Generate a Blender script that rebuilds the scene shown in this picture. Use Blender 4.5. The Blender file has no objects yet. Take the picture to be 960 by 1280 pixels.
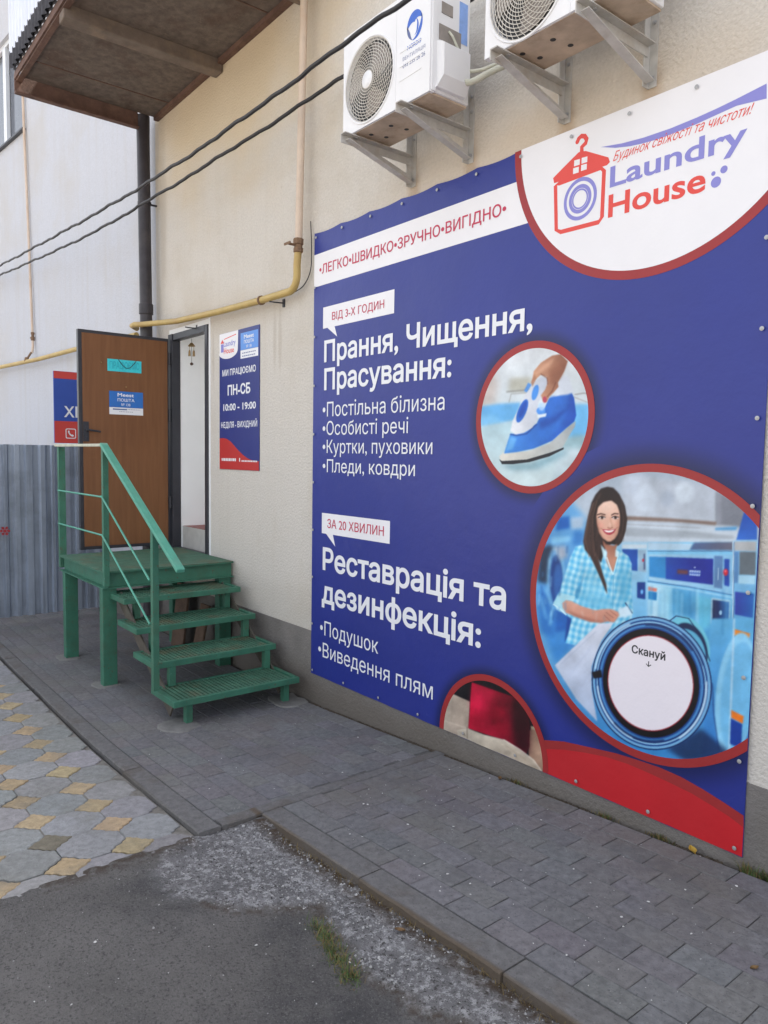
import bpy, bmesh, math, random
import numpy as np
from mathutils import Vector, Matrix
random.seed(7); rng = np.random.default_rng(7)
S = bpy.context.scene; COL = S.collection
R_ = math.radians

# ------------------------------------------------------------------ camera
F = 930.0; CAM = np.array([0, -3.0, 1.83])
YAW, PITCH, ROLL = 0.89434077, -0.07405598, 0.01554147
def cam_axes():
    fwd = np.array([-math.sin(YAW)*math.cos(PITCH), math.cos(YAW)*math.cos(PITCH), math.sin(PITCH)])
    right = np.cross(fwd, [0, 0, 1]); right /= np.linalg.norm(right); up = np.cross(right, fwd)
    c, s = math.cos(ROLL), math.sin(ROLL)
    return np.array([right*c+up*s, up*c-right*s, fwd])
AX = cam_axes()
cd = bpy.data.cameras.new('camera'); cam = bpy.data.objects.new('camera', cd); COL.objects.link(cam)
cd.sensor_fit = 'VERTICAL'; cd.sensor_height = 32; cd.lens = F/1280*32; cd.clip_start = .05; cd.clip_end = 400
m3 = Matrix([list(AX[0]), list(AX[1]), list(-AX[2])]).transposed()
cam.matrix_world = Matrix.Translation(CAM) @ m3.to_4x4()
S.camera = cam

# ------------------------------------------------------------------ sky, sun, exposure
W = bpy.data.worlds.new('World'); S.world = W; W.use_nodes = True
SUN_EL, SUN_AZ = R_(61), R_(10)          # azimuth from +Y (behind the wall) towards +X
nt = W.node_tree; bg = nt.nodes['Background']
sky = nt.nodes.new('ShaderNodeTexSky'); sky.sky_type = 'NISHITA'; sky.sun_disc = False
sky.sun_elevation = SUN_EL; sky.sun_rotation = SUN_AZ; sky.air_density = 1.0; sky.dust_density = 3.0
hs = nt.nodes.new('ShaderNodeHueSaturation'); hs.inputs['Saturation'].default_value = .28
nt.links.new(sky.outputs[0], hs.inputs['Color']); nt.links.new(hs.outputs[0], bg.inputs[0])
bg.inputs[1].default_value = .13
sd = bpy.data.lights.new('sun', 'SUN'); sun = bpy.data.objects.new('sun', sd); COL.objects.link(sun)
sd.energy = 4.0; sd.angle = R_(.53); sd.color = (1, .94, .84)
sv = Vector((math.sin(SUN_AZ)*math.cos(SUN_EL), math.cos(SUN_AZ)*math.cos(SUN_EL), math.sin(SUN_EL)))
sun.rotation_euler = sv.to_track_quat('Z', 'Y').to_euler(); sun.location = (0, 10, 20)
S.view_settings.view_transform = 'Standard'; S.view_settings.look = 'None'; S.view_settings.gamma = 1
S.view_settings.exposure = 1.92
S.render.engine = 'CYCLES'; S.cycles.use_denoising = True
S.cycles.max_bounces = 8; S.cycles.diffuse_bounces = 5; S.cycles.sample_clamp_indirect = 8

# ------------------------------------------------------------------ helpers
def at(px, py, x=None, y=None, z=None):
    d = AX.T @ np.array([(px-480)/F, -(py-640)/F, 1.])
    s = (x-CAM[0])/d[0] if x is not None else (y-CAM[1])/d[1] if y is not None else (z-CAM[2])/d[2]
    return CAM + s*d
def wp(px, py):
    p = at(px, py, y=0); return float(p[0]), float(p[2])
def gz(x):
    t = np.asarray(x, float)+4.6
    t2 = np.minimum(t, 7.0)
    return .0275*(t2+np.sqrt(t2*t2+.05))
def lin(c):
    c = np.asarray(c, float)/255
    return np.where(c <= .04045, c/12.92, ((c+.055)/1.055)**2.4)
def L(r, g, b): return tuple(float(v) for v in lin((r, g, b)))

class MB:
    def __init__(s): s.v=[]; s.f=[]; s.m=[]; s.c=[]; s.col=None
    def vert(s, p): s.v.append(tuple(float(a) for a in p)); s.c.append(s.col or (1,1,1)); return len(s.v)-1
    def face(s, pts, m=0):
        s.f.append([s.vert(p) for p in pts]); s.m.append(m)
    def box(s, x0, x1, y0, y1, z0, z1, m=0):
        if x0>x1: x0,x1=x1,x0
        if y0>y1: y0,y1=y1,y0
        if z0>z1: z0,z1=z1,z0
        i=[s.vert(p) for p in ((x0,y0,z0),(x1,y0,z0),(x1,y1,z0),(x0,y1,z0),(x0,y0,z1),(x1,y0,z1),(x1,y1,z1),(x0,y1,z1))]
        for q in ((0,3,2,1),(4,5,6,7),(0,1,5,4),(1,2,6,5),(2,3,7,6),(3,0,4,7)):
            s.f.append([i[k] for k in q]); s.m.append(m)
        return s
    def bar(s, p, q, w, h, up=(0,0,1), m=0):
        p=Vector(p); q=Vector(q); d=(q-p).normalized(); u=Vector(up); r=d.cross(u).normalized(); u=r.cross(d)
        a=[]
        for e in (p,q):
            for sx,sy in ((-1,-1),(1,-1),(1,1),(-1,1)): a.append(s.vert(e+r*(sx*w/2)+u*(sy*h/2)))
        for fc in ((3,2,1,0),(4,5,6,7),(0,1,5,4),(1,2,6,5),(2,3,7,6),(3,0,4,7)):
            s.f.append([a[k] for k in fc]); s.m.append(m)
        return s
    def angle(s, p, q, w, t, up, m=0, flip=1):
        """angle iron along p-q: two thin legs of width w"""
        p=Vector(p); q=Vector(q); d=(q-p).normalized(); u=Vector(up); r=d.cross(u).normalized()*flip; u=(r.cross(d)*flip)
        s.bar(p+u*(t/2), q+u*(t/2), w, t, u, m)
        o=r*(w/2-t/2)-u*(w/2)
        s.bar(p+o, q+o, t, w-.001, u, m)
        return s
    def tube(s, pts, r, n=10, m=0, cap=True):
        P=[Vector(p) for p in pts]; N=len(P); rr=r if hasattr(r,'__len__') else [r]*N
        rings=[]; up=None
        for i,p in enumerate(P):
            t=((P[min(i+1,N-1)]-P[i]).normalized()+(P[i]-P[max(i-1,0)]).normalized())
            t=t.normalized() if t.length>1e-9 else Vector((0,0,1))
            if up is None:
                up=Vector((0,0,1)) if abs(t.z)<.9 else Vector((0,1,0))
            a=t.cross(up).normalized(); b=a.cross(t).normalized(); up=b
            rings.append([s.vert(p+(a*math.cos(k*2*math.pi/n)+b*math.sin(k*2*math.pi/n))*rr[i]) for k in range(n)])
        for i in range(N-1):
            for k in range(n):
                s.f.append([rings[i][k],rings[i+1][k],rings[i+1][(k+1)%n],rings[i][(k+1)%n]]); s.m.append(m)
        if cap:
            s.f.append(rings[0][:]); s.m.append(m); s.f.append(rings[-1][::-1]); s.m.append(m)
        return s
    def lathe(s, c, ax, prof, n=24, m=0):
        """prof: list of (radius, distance along axis)"""
        ax=Vector(ax).normalized(); a=ax.orthogonal().normalized(); b=ax.cross(a); c=Vector(c)
        rings=[[s.vert(c+ax*h+(a*math.cos(k*2*math.pi/n)+b*math.sin(k*2*math.pi/n))*max(r,1e-5)) for k in range(n)] for r,h in prof]
        for i in range(len(rings)-1):
            for k in range(n):
                s.f.append([rings[i][k],rings[i][(k+1)%n],rings[i+1][(k+1)%n],rings[i+1][k]]); s.m.append(m)
        s.f.append(rings[0][::-1]); s.m.append(m); s.f.append(rings[-1][:]); s.m.append(m)
        return s
    def build(s, name, mats, parent=None, bevel=0, smooth=0, colors=False, weld=False, tri=False):
        me=bpy.data.meshes.new(name)
        off=Vector(parent_origin(parent)) if parent else Vector((0,0,0))
        me.from_pydata([Vector(v)-off for v in s.v], [], s.f)
        mats=mats if isinstance(mats,(list,tuple)) else [mats]
        for mt in mats: me.materials.append(mt)
        me.polygons.foreach_set('material_index', s.m)
        if colors:
            at_=me.color_attributes.new('Col','FLOAT_COLOR','POINT')
            at_.data.foreach_set('color', np.c_[np.array(s.c), np.ones(len(s.c))].astype(np.float32).ravel())
        if bevel or weld:
            bm=bmesh.new(); bm.from_mesh(me)
            if weld: bmesh.ops.remove_doubles(bm, verts=bm.verts, dist=1e-5)
            if bevel:
                bmesh.ops.recalc_face_normals(bm, faces=bm.faces)
                ed=[e for e in bm.edges if len(e.link_faces)==2 and e.calc_face_angle(0)>.5]
                bmesh.ops.bevel(bm, geom=ed, offset=bevel, segments=2, affect='EDGES', profile=.6, clamp_overlap=True)
            bm.to_mesh(me); bm.free()
        if smooth:
            me.polygons.foreach_set('use_smooth',[True]*len(me.polygons)); me.set_sharp_from_angle(angle=R_(smooth))
        me.update()
        o=bpy.data.objects.new(name,me); COL.objects.link(o)
        if parent: o.parent=parent
        return o
ORG={}
def parent_origin(p):
    o=Vector((0,0,0))
    while p is not None: o=o+p.location; p=p.parent
    return o
def tag(o, label=None, cat=None, group=None, kind=None):
    for k,v in (('label',label),('category',cat),('group',group),('kind',kind)):
        if v: o[k]=v
    return o
def thing(name, loc, label, cat, group=None):
    o=bpy.data.objects.new(name,None); o.empty_display_size=.1; COL.objects.link(o); o.location=loc
    return tag(o,label,cat,group)
def copy_tree(o, parent=None):
    c=o.copy(); COL.objects.link(c); c.parent=parent
    for ch in list(o.children): copy_tree(ch,c)
    return c

# ------------------------------------------------------------------ materials
def mat(name, base, rough=.7, var=.12, scale=6, bump=0, bscale=60, metal=0, spec=.4, stain=None, sscale=1.2, samt=.5, col=False, streak=None, detail=6, bdist=.01, speck=None):
    m=bpy.data.materials.new(name); m.use_nodes=True; t=m.node_tree; N=t.nodes; K=t.links
    b=N['Principled BSDF']; b.inputs['Roughness'].default_value=rough; b.inputs['Metallic'].default_value=metal
    b.inputs['Specular IOR Level'].default_value=spec
    g=N.new('ShaderNodeNewGeometry'); pos=g.outputs['Position']
    def noise(sc,det=5,vec=None,rough=.6):
        n=N.new('ShaderNodeTexNoise'); n.inputs['Scale'].default_value=sc; n.inputs['Detail'].default_value=det; n.inputs['Roughness'].default_value=rough
        K.new(vec or pos,n.inputs['Vector']); return n.outputs['Fac']
    def ramp(v,a,b_):
        r=N.new('ShaderNodeMapRange'); r.inputs[1].default_value=a; r.inputs[2].default_value=b_; K.new(v,r.inputs[0]); return r.outputs[0]
    def mix(f,a,b_,mode='MIX'):
        x=N.new('ShaderNodeMix'); x.data_type='RGBA'; x.blend_type=mode
        if isinstance(f,float): x.inputs[0].default_value=f
        else: K.new(f,x.inputs[0])
        for i,c in ((6,a),(7,b_)):
            if isinstance(c,tuple): x.inputs[i].default_value=(*c[:3],1)
            else: K.new(c,x.inputs[i])
        return x.outputs[2]
    def mul(f,k):
        x=N.new('ShaderNodeMath'); x.operation='MULTIPLY'; K.new(f,x.inputs[0])
        if isinstance(k,(int,float)): x.inputs[1].default_value=k
        else: K.new(k,x.inputs[1])
        return x.outputs[0]
    if col:
        a=N.new('ShaderNodeVertexColor'); a.layer_name='Col'; c=a.outputs[0]
        if base!=(1,1,1): c=mix(1.0,c,tuple(base),'MULTIPLY')
    else: c=tuple(base)
    if var:
        n=ramp(noise(scale,detail),.3,.7)
        d=tuple(max(0,1-var) for _ in range(3)); u=tuple(1+var for _ in range(3))
        c=mix(1.0,c,mix(n,d,u),'MULTIPLY')
    if stain:
        s=ramp(noise(sscale,8,rough=.65),.5,.68); c=mix(mul(s,samt),c,tuple(stain))
    if streak:
        mp=N.new('ShaderNodeMapping'); mp.inputs['Scale'].default_value=(6,6,.35); K.new(pos,mp.inputs[0])
        s=mul(ramp(noise(1.6,6,mp.outputs[0]),.5,.72),streak[1]); c=mix(s,c,tuple(streak[0]))
    if speck:
        for (sc,th,colr,amt) in speck:
            s=mul(ramp(noise(sc,3,rough=.7),th,th+.04),amt); c=mix(s,c,tuple(colr))
    if isinstance(c,tuple): b.inputs['Base Color'].default_value=(*c,1)
    else: K.new(c,b.inputs['Base Color'])
    rn=N.new('ShaderNodeMapRange'); rn.inputs[3].default_value=max(.02,rough-.1); rn.inputs[4].default_value=min(1,rough+.1)
    K.new(noise(scale*1.7,4),rn.inputs[0]); K.new(rn.outputs[0],b.inputs['Roughness'])
    if bump:
        bp=N.new('ShaderNodeBump'); bp.inputs['Strength'].default_value=bump; bp.inputs['Distance'].default_value=bdist
        K.new(noise(bscale,6),bp.inputs['Height']); K.new(bp.outputs[0],b.inputs['Normal'])
    return m
M={}
M['stucco']=mat('cream stucco',(.625,.588,.54),.92,.09,60,.9,62,stain=(.50,.44,.355),sscale=.8,samt=.5,streak=((.49,.43,.35),.14),spec=.15,bdist=.012,speck=[(9,.70,(.42,.37,.31),.35),(17,.735,(.17,.14,.11),.8)])
def stain_and_light(m, blobs):
    """stains, and warm bounced light painted in as colour: (centre, radii, colour, amount)"""
    t=m.node_tree; N=t.nodes; K=t.links; b=N['Principled BSDF']; src=b.inputs['Base Color'].links[0].from_socket
    pos=N.new('ShaderNodeNewGeometry').outputs['Position']
    nz=N.new('ShaderNodeTexNoise'); nz.inputs['Scale'].default_value=1.7; nz.inputs['Detail'].default_value=7; K.new(pos,nz.inputs[0])
    for (c,r,colr,amt) in blobs:
        mp=N.new('ShaderNodeVectorMath'); mp.operation='SUBTRACT'; K.new(pos,mp.inputs[0]); mp.inputs[1].default_value=c
        dv=N.new('ShaderNodeVectorMath'); dv.operation='DIVIDE'; K.new(mp.outputs[0],dv.inputs[0]); dv.inputs[1].default_value=r
        ln=N.new('ShaderNodeVectorMath'); ln.operation='LENGTH'; K.new(dv.outputs[0],ln.inputs[0])
        ad=N.new('ShaderNodeMath'); ad.operation='MULTIPLY_ADD'; K.new(nz.outputs[0],ad.inputs[0]); ad.inputs[1].default_value=1.2; K.new(ln.outputs['Value'],ad.inputs[2])
        mr=N.new('ShaderNodeMapRange'); mr.interpolation_type='SMOOTHSTEP'; mr.inputs[1].default_value=1.75; mr.inputs[2].default_value=.85; mr.inputs[4].default_value=amt; K.new(ad.outputs[0],mr.inputs[0])
        mx=N.new('ShaderNodeMix'); mx.data_type='RGBA'; K.new(mr.outputs[0],mx.inputs[0]); K.new(src,mx.inputs[6]); mx.inputs[7].default_value=(*colr,1); src=mx.outputs[2]
    K.new(src,b.inputs['Base Color'])
stain_and_light(M['stucco'],[((-5.9,0,4.95),(2.2,1,1.1),(.61,.485,.32),.75),((-3.0,0,3.35),(.9,1,.35),(.61,.50,.385),.55),((-2.1,0,3.4),(.8,1,.3),(.60,.49,.37),.55),((-6.0,0,3.0),(1.2,1,.25),(.52,.44,.34),.35),((-4.5,0,.62),(3.5,1,.25),(.45,.41,.36),.35)])  # warm bounce light painted under balcony; tan bounce tint with rust under air conditioners
M['stucco_white']=mat('white stucco',(.53,.548,.605),.92,.05,40,.6,55,stain=(.50,.485,.475),sscale=.7,samt=.6,streak=((.47,.45,.435),.3),spec=.15,bdist=.008,speck=[(6,.72,(.45,.43,.41),.3)])
M['plinth']=mat('grey plinth render',(.195,.18,.17),.92,.15,5,.9,60,stain=(.165,.15,.135),samt=.6,sscale=2.2,spec=.15,bdist=.010,streak=((.17,.155,.14),.4),speck=[(40,.66,(.28,.26,.245),.35)])
stain_and_light(M['plinth'],[((-3,0,.05),(6,1,.22),(.15,.13,.11),.7),((-5,0,-.05),(3,1,.3),(.13,.115,.10),.6)])
M['inside_white']=mat('white interior plaster',(.82,.83,.84),.7,.03,2,.1,60)
M['inside_floor']=mat('red brown floor',(.24,.07,.06),.5,.15,20)
M['inside_riser']=mat('pale grey step',(.50,.49,.47),.7,.1,10)
M['slab_under']=mat('balcony underside boards',(.135,.108,.094),.9,.3,14,.5,30,stain=(.085,.048,.036),samt=.8,sscale=2.2,speck=[(22,.62,(.20,.16,.135),.4)])
M['rust']=mat('rusty painted steel',(.125,.07,.055),.75,.3,9,.3,60,stain=(.20,.12,.085),samt=.6,sscale=6)
M['beam']=mat('concrete beam',(.17,.135,.115),.9,.2,8,.4,50,stain=(.30,.22,.15),samt=.5,sscale=5)
M['clad']=mat('pale profiled sheet',(.66,.70,.80),.5,.06,4)
M['dark_sheet']=mat('dark corrugated sheet',(.05,.05,.06),.8,.3,20)
M['black_pipe']=mat('dark drainpipe',(.038,.034,.042),.45,.25,7,stain=(.09,.08,.08),samt=.5,sscale=4)
M['gas_yellow']=mat('yellow gas pipe paint',(.50,.36,.13),.5,.12,12,.1,60,stain=(.36,.22,.09),samt=.6,sscale=6)
M['gas_pink']=mat('faded cream pipe paint',(.62,.50,.40),.6,.1,10,stain=(.45,.30,.2),samt=.5,sscale=5)
M['fitting']=mat('rusty fitting',(.20,.12,.07),.7,.3,60)
M['steel']=mat('galvanised steel',(.52,.505,.48),.5,.12,18,.1,80,metal=.1,stain=(.42,.33,.24),samt=.5,sscale=7)
M['ac_white']=mat('white enamelled metal',(.78,.78,.80),.35,.03,5)
M['ac_under']=mat('dusty steel base',(.52,.41,.31),.7,.2,8,stain=(.30,.205,.13),samt=.6,sscale=7)
M['ac_dark']=mat('dark fan cavity',(.03,.03,.032),.6,.1,10)
M['ac_grey']=mat('grey plastic recess',(.28,.25,.23),.6,.15,20)
M['wire']=mat('cream wire guard',(.66,.63,.58),.45,.05,10)
M['label_blue']=mat('blue label ink',(.05,.14,.55),.4,.1,30)
M['label_grey']=mat('dark label ink',(.12,.15,.32),.5,.1,30)
M['label_sky']=mat('pale blue label',(.25,.40,.78),.4,.1,40)
M['hose']=mat('pale insulation hose',(.58,.58,.49),.8,.1,20,.2,60)
M['cable']=mat('black cable',(.022,.021,.024),.5,.2,10)
M['rubber_brown']=mat('brown tape',(.07,.035,.025),.8,.2,20)
M['door_steel']=mat('dark door steel',(.035,.036,.045),.4,.15,8)
def woodmat():
    m=mat('brown door laminate',(.17,.078,.035),.42,0,5); t=m.node_tree; N=t.nodes; K=t.links; b=N['Principled BSDF']
    g=N.new('ShaderNodeNewGeometry'); mp=N.new('ShaderNodeMapping'); mp.inputs['Scale'].default_value=(9,9,.7); K.new(g.outputs['Position'],mp.inputs[0])
    n=N.new('ShaderNodeTexNoise'); n.inputs['Scale'].default_value=3; n.inputs['Detail'].default_value=8; n.inputs['Distortion'].default_value=.6; K.new(mp.outputs[0],n.inputs[0])
    r=N.new('ShaderNodeValToRGB'); r.color_ramp.elements[0].position=.3; r.color_ramp.elements[0].color=(.165,.068,.026,1); r.color_ramp.elements[1].position=.72; r.color_ramp.elements[1].color=(.21,.091,.037,1)
    K.new(n.outputs[0],r.inputs[0]); K.new(r.outputs[0],b.inputs['Base Color']); return m
M['door_wood']=woodmat()
M['green']=mat('worn green paint',(.044,.160,.106),.5,.16,9,.25,50,stain=(.055,.115,.07),samt=.6,sscale=5,speck=[(38,.64,(.10,.07,.04),.75),(12,.66,(.10,.085,.055),.6),(60,.68,(.16,.30,.23),.5)])
M['green_tread']=mat('worn green grating',(.058,.15,.10),.65,.25,12,.4,60,stain=(.135,.12,.072),samt=.9,sscale=3.2)
M['green_pale']=mat('bright green handrail paint',(.085,.33,.24),.45,.12,12,stain=(.14,.30,.23),samt=.5,sscale=8)
M['cream_rail']=mat('worn pale rail',(.50,.50,.40),.6,.15,20)
M['stringer']=mat('rusty flat steel',(.10,.085,.07),.8,.3,12,.3,50,stain=(.06,.10,.07),samt=.5,sscale=6)
M['plank']=mat('old brown board',(.13,.085,.06),.85,.3,6,.4,30)
M['fence']=mat('zinc coated sheet',(.45,.51,.61),.36,.10,3,.08,30,metal=.6,stain=(.26,.29,.34),samt=.6,sscale=2,streak=((.16,.19,.25),.7))
M['spray_red']=mat('red spray paint',(.36,.04,.05),.6,.2,30)
M['paver']=mat('grey paver',(1,1,1),.92,.22,34,.9,90,col=True,stain=(.15,.135,.12),samt=.55,sscale=1.6,spec=.2,bdist=.007,speck=[(75,.60,(.085,.083,.09),.6),(95,.64,(.25,.25,.26),.55),(3.0,.60,(.115,.112,.118),.45)])
M['paver_bed']=mat('joint dust',(.095,.092,.092),.95,.3,20,.4,90)
M['dirt']=mat('dark wall-foot dirt',(.045,.036,.028),.95,.4,30,.5,60)
M['tile_bed']=mat('sandy joint dust',(.16,.15,.135),.95,.35,25,.4,90)
M['kerb']=mat('concrete kerb',(.145,.141,.142),.92,.2,30,.9,90,spec=.2,stain=(.105,.085,.068),samt=.6,sscale=3.5,bdist=.007,speck=[(80,.61,(.08,.077,.076),.6),(95,.65,(.24,.235,.23),.5)])
M['tile']=mat('concrete tile',(1,1,1),.9,.2,30,.7,90,col=True,spec=.2,stain=(.17,.165,.15),samt=.55,sscale=3.5,bdist=.006,speck=[(110,.62,(.12,.115,.11),.6),(90,.68,(.36,.36,.37),.5)])
M['footing']=mat('concrete pad',(.18,.175,.168),.95,.2,12,.6,60,bdist=.008)
M['blue_pvc']=mat('blue banner print',(.019,.031,.235),.38,.07,1.2,.35,1.9,spec=.45,bdist=.03)
M['white_pvc']=mat('white banner print',(.80,.79,.82),.42,.03,2,.35,1.9,spec=.42,bdist=.03)
M['red_pvc']=mat('dark red banner print',(.32,.024,.026),.42,.06,2,.35,1.9,spec=.42,bdist=.03)
M['bright_red']=mat('bright red banner print',(.50,.015,.022),.42,.06,2,.35,1.9,spec=.42,bdist=.03)
M['text_red']=mat('crimson lettering',(.52,.035,.09),.5,0,2)
M['logo_red']=mat('coral logo print',(.72,.07,.055),.45,0,2)
M['logo_blue']=mat('lavender logo print',(.24,.235,.60),.45,0,2)
M['text_white']=mat('white lettering',(.78,.79,.83),.45,0,2)
M['text_dark']=mat('black lettering',(.03,.03,.035),.5,0,2)
M['print']=mat('picture print',(1,1,1),.42,0,2,.35,1.9,col=True,spec=.42,bdist=.03)
M['print_blue']=mat('blue shadow print',(1,1,1),.38,.05,1.2,.12,2.2,col=True,spec=.45,bdist=.03)
M['screw']=mat('zinc screw',(.42,.42,.43),.45,.1,40,metal=.5)
M['poster_blue']=mat('navy poster print',(.022,.034,.20),.4,.04,3)
M['poster_red']=mat('red poster print',(.48,.03,.03),.4,.04,3)
M['sky_card']=mat('sky blue print',(.10,.28,.72),.4,.03,3)
M['sign_blue']=mat('blue sign print',(.045,.095,.40),.4,.05,4)
M['sign_red']=mat('red sign print',(.58,.07,.06),.4,.05,4)
M['turquoise']=mat('turquoise plate',(.05,.60,.68),.4,.08,30)
M['turq_dark']=mat('dark turquoise ink',(.025,.42,.53),.4,.08,30)
M['brass']=mat('dull brass',(.30,.2,.09),.4,.2,40,metal=.7)
M['glass']=mat('dark window glass',(.09,.10,.125),.12,.1,2,spec=.6)
M['pvc_frame']=mat('white plastic frame',(.72,.75,.80),.4,.03,5)
M['grass']=mat('grass blades',(.07,.115,.03),.7,.3,30)
M['dry']=mat('dry grass',(.18,.13,.05),.8,.3,30)
M['chip']=mat('pale stone chips',(.34,.335,.335),.9,.4,60)
M['petal']=mat('white litter flakes',(.55,.54,.53),.7,.1,40)

stain_and_light(M['kerb'],[((-1.5,-1.262,.08),(5,.022,.3),(.10,.074,.05),.85),((-6,-1.58,-.03),(5,.02,.3),(.08,.07,.06),.7)])
stain_and_light(M['stucco'],[((x_,0,3.42),(.07,1,.22),(.40,.27,.16),.55) for x_ in (-3.5,-3.02,-2.37,-1.92)]+[((x_,0,2.72),(.03,1,.28),(.42,.36,.29),.4) for x_ in (-5.13,-5.05,-6.2)]+[((-7.3,0,4.2),(.1,1,1.0),(.43,.37,.30),.45)])
# ground material: asphalt with the concrete patch and dirt along the kerb as masks
def groundmat():
    m=bpy.data.materials.new('asphalt and concrete'); m.use_nodes=True; t=m.node_tree; N=t.nodes; K=t.links; b=N['Principled BSDF']
    b.inputs['Roughness'].default_value=.92; b.inputs['Specular IOR Level'].default_value=.2
    pos=N.new('ShaderNodeNewGeometry').outputs['Position']
    a=N.new('ShaderNodeVertexColor'); a.layer_name='Col'; sp=N.new('ShaderNodeSeparateColor'); K.new(a.outputs[0],sp.inputs[0])
    def noise(sc,det=6,r=.65):
        n=N.new('ShaderNodeTexNoise'); n.inputs['Scale'].default_value=sc; n.inputs['Detail'].default_value=det; n.inputs['Roughness'].default_value=r; K.new(pos,n.inputs[0]); return n.outputs[0]
    def ramp(v,stops):
        r=N.new('ShaderNodeValToRGB'); e=r.color_ramp.elements
        e[0].position,e[0].color=stops[0][0],(*stops[0][1],1); e[1].position,e[1].color=stops[1][0],(*stops[1][1],1)
        for p,c in stops[2:]:
            q=e.new(p); q.color=(*c,1)
        K.new(v,r.inputs[0]); return r.outputs[0]
    def mix(f,x,y):
        q=N.new('ShaderNodeMix'); q.data_type='RGBA'
        if isinstance(f,float): q.inputs[0].default_value=f
        else: K.new(f,q.inputs[0])
        K.new(x,q.inputs[6]) if not isinstance(x,tuple) else setattr(q.inputs[6],'default_value',(*x,1))
        K.new(y,q.inputs[7]) if not isinstance(y,tuple) else setattr(q.inputs[7],'default_value',(*y,1))
        return q.outputs[2]
    def math_(op,x,y):
        q=N.new('ShaderNodeMath'); q.operation=op; q.use_clamp=True
        for i,v in enumerate((x,y)):
            if isinstance(v,(int,float)): q.inputs[i].default_value=v
            else: K.new(v,q.inputs[i])
        return q.outputs[0]
    asp=ramp(noise(3.2,8),[(.3,(.135,.128,.124)),(.72,(.21,.20,.195))])
    asp=mix(ramp(noise(1.5,8,.7),[(.46,(0,0,0)),(.66,(.9,.9,.9))]),asp,(.078,.077,.082))
    asp=mix(ramp(noise(110,5,.8),[(.54,(0,0,0)),(.64,(.85,.85,.85))]),asp,(.22,.215,.21))
    asp=mix(ramp(noise(85,5,.8),[(.38,(.8,.8,.8)),(.48,(0,0,0))]),asp,(.06,.058,.058))
    con=ramp(noise(7,8),[(.3,(.135,.131,.135)),(.7,(.26,.255,.262))])
    con=mix(ramp(noise(30,7,.8),[(.50,(0,0,0)),(.58,(.95,.95,.95))]),con,(.44,.435,.445))
    con=mix(ramp(noise(70,4),[(.36,(.9,.9,.9)),(.44,(0,0,0))]),con,(.055,.05,.048))
    mask=math_('ADD',sp.outputs[0],math_('MULTIPLY',noise(14,6),.0))
    c=mix(mask,asp,con)
    c=mix(math_('MULTIPLY',sp.outputs[1],ramp(noise(25,6),[(.35,(0,0,0)),(.55,(1,1,1))])),c,(.075,.052,.035))
    bounce_yard=ramp(noise(1.2,7),[(.3,(.27,.243,.21)),(.7,(.36,.328,.288))]); c=mix(sp.outputs[2],c,bounce_yard)  # unseen ground made paler so that it bounces sun onto the wall
    K.new(c,b.inputs['Base Color'])
    bp=N.new('ShaderNodeBump'); bp.inputs['Strength'].default_value=1; bp.inputs['Distance'].default_value=.014
    mm=N.new('ShaderNodeMath'); mm.operation='ADD'; K.new(noise(60,8,.7),mm.inputs[0]); K.new(noise(180,3),mm.inputs[1])
    K.new(mm.outputs[0],bp.inputs['Height']); K.new(bp.outputs[0],b.inputs['Normal'])
    return m
M['ground']=groundmat()

# ------------------------------------------------------------------ text
_cap={}
_nc={}
def outlines(s, shear=0.0):
    from mathutils.geometry import interpolate_bezier
    c=bpy.data.curves.new('lettering','FONT'); c.body=s; c.size=1; c.shear=shear
    o=bpy.data.objects.new('lettering',c); COL.objects.link(o); dg=bpy.context.evaluated_depsgraph_get()
    cu=o.to_curve(dg); cont=[]
    for sp in cu.splines:
        P=[]; bp=sp.bezier_points; n=len(bp)
        for i in range(n):
            a,b=bp[i],bp[(i+1)%n]
            straight=(a.handle_right-a.co).cross(b.co-a.co).length<1e-6 and (b.handle_left-b.co).cross(b.co-a.co).length<1e-6
            q=[a.co] if straight else interpolate_bezier(a.co,a.handle_right,b.handle_left,b.co,6)[:-1]
            P+=[(v.x,v.y) for v in q]
        Q=[]
        for p in P:
            if not Q or math.hypot(p[0]-Q[-1][0],p[1]-Q[-1][1])>1e-4: Q.append(p)
        if len(Q)>1 and math.hypot(Q[0][0]-Q[-1][0],Q[0][1]-Q[-1][1])<1e-4: Q.pop()
        cont.append(np.array(Q))
    o.to_curve_clear(); bpy.data.objects.remove(o); bpy.data.curves.remove(c)
    return cont
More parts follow.
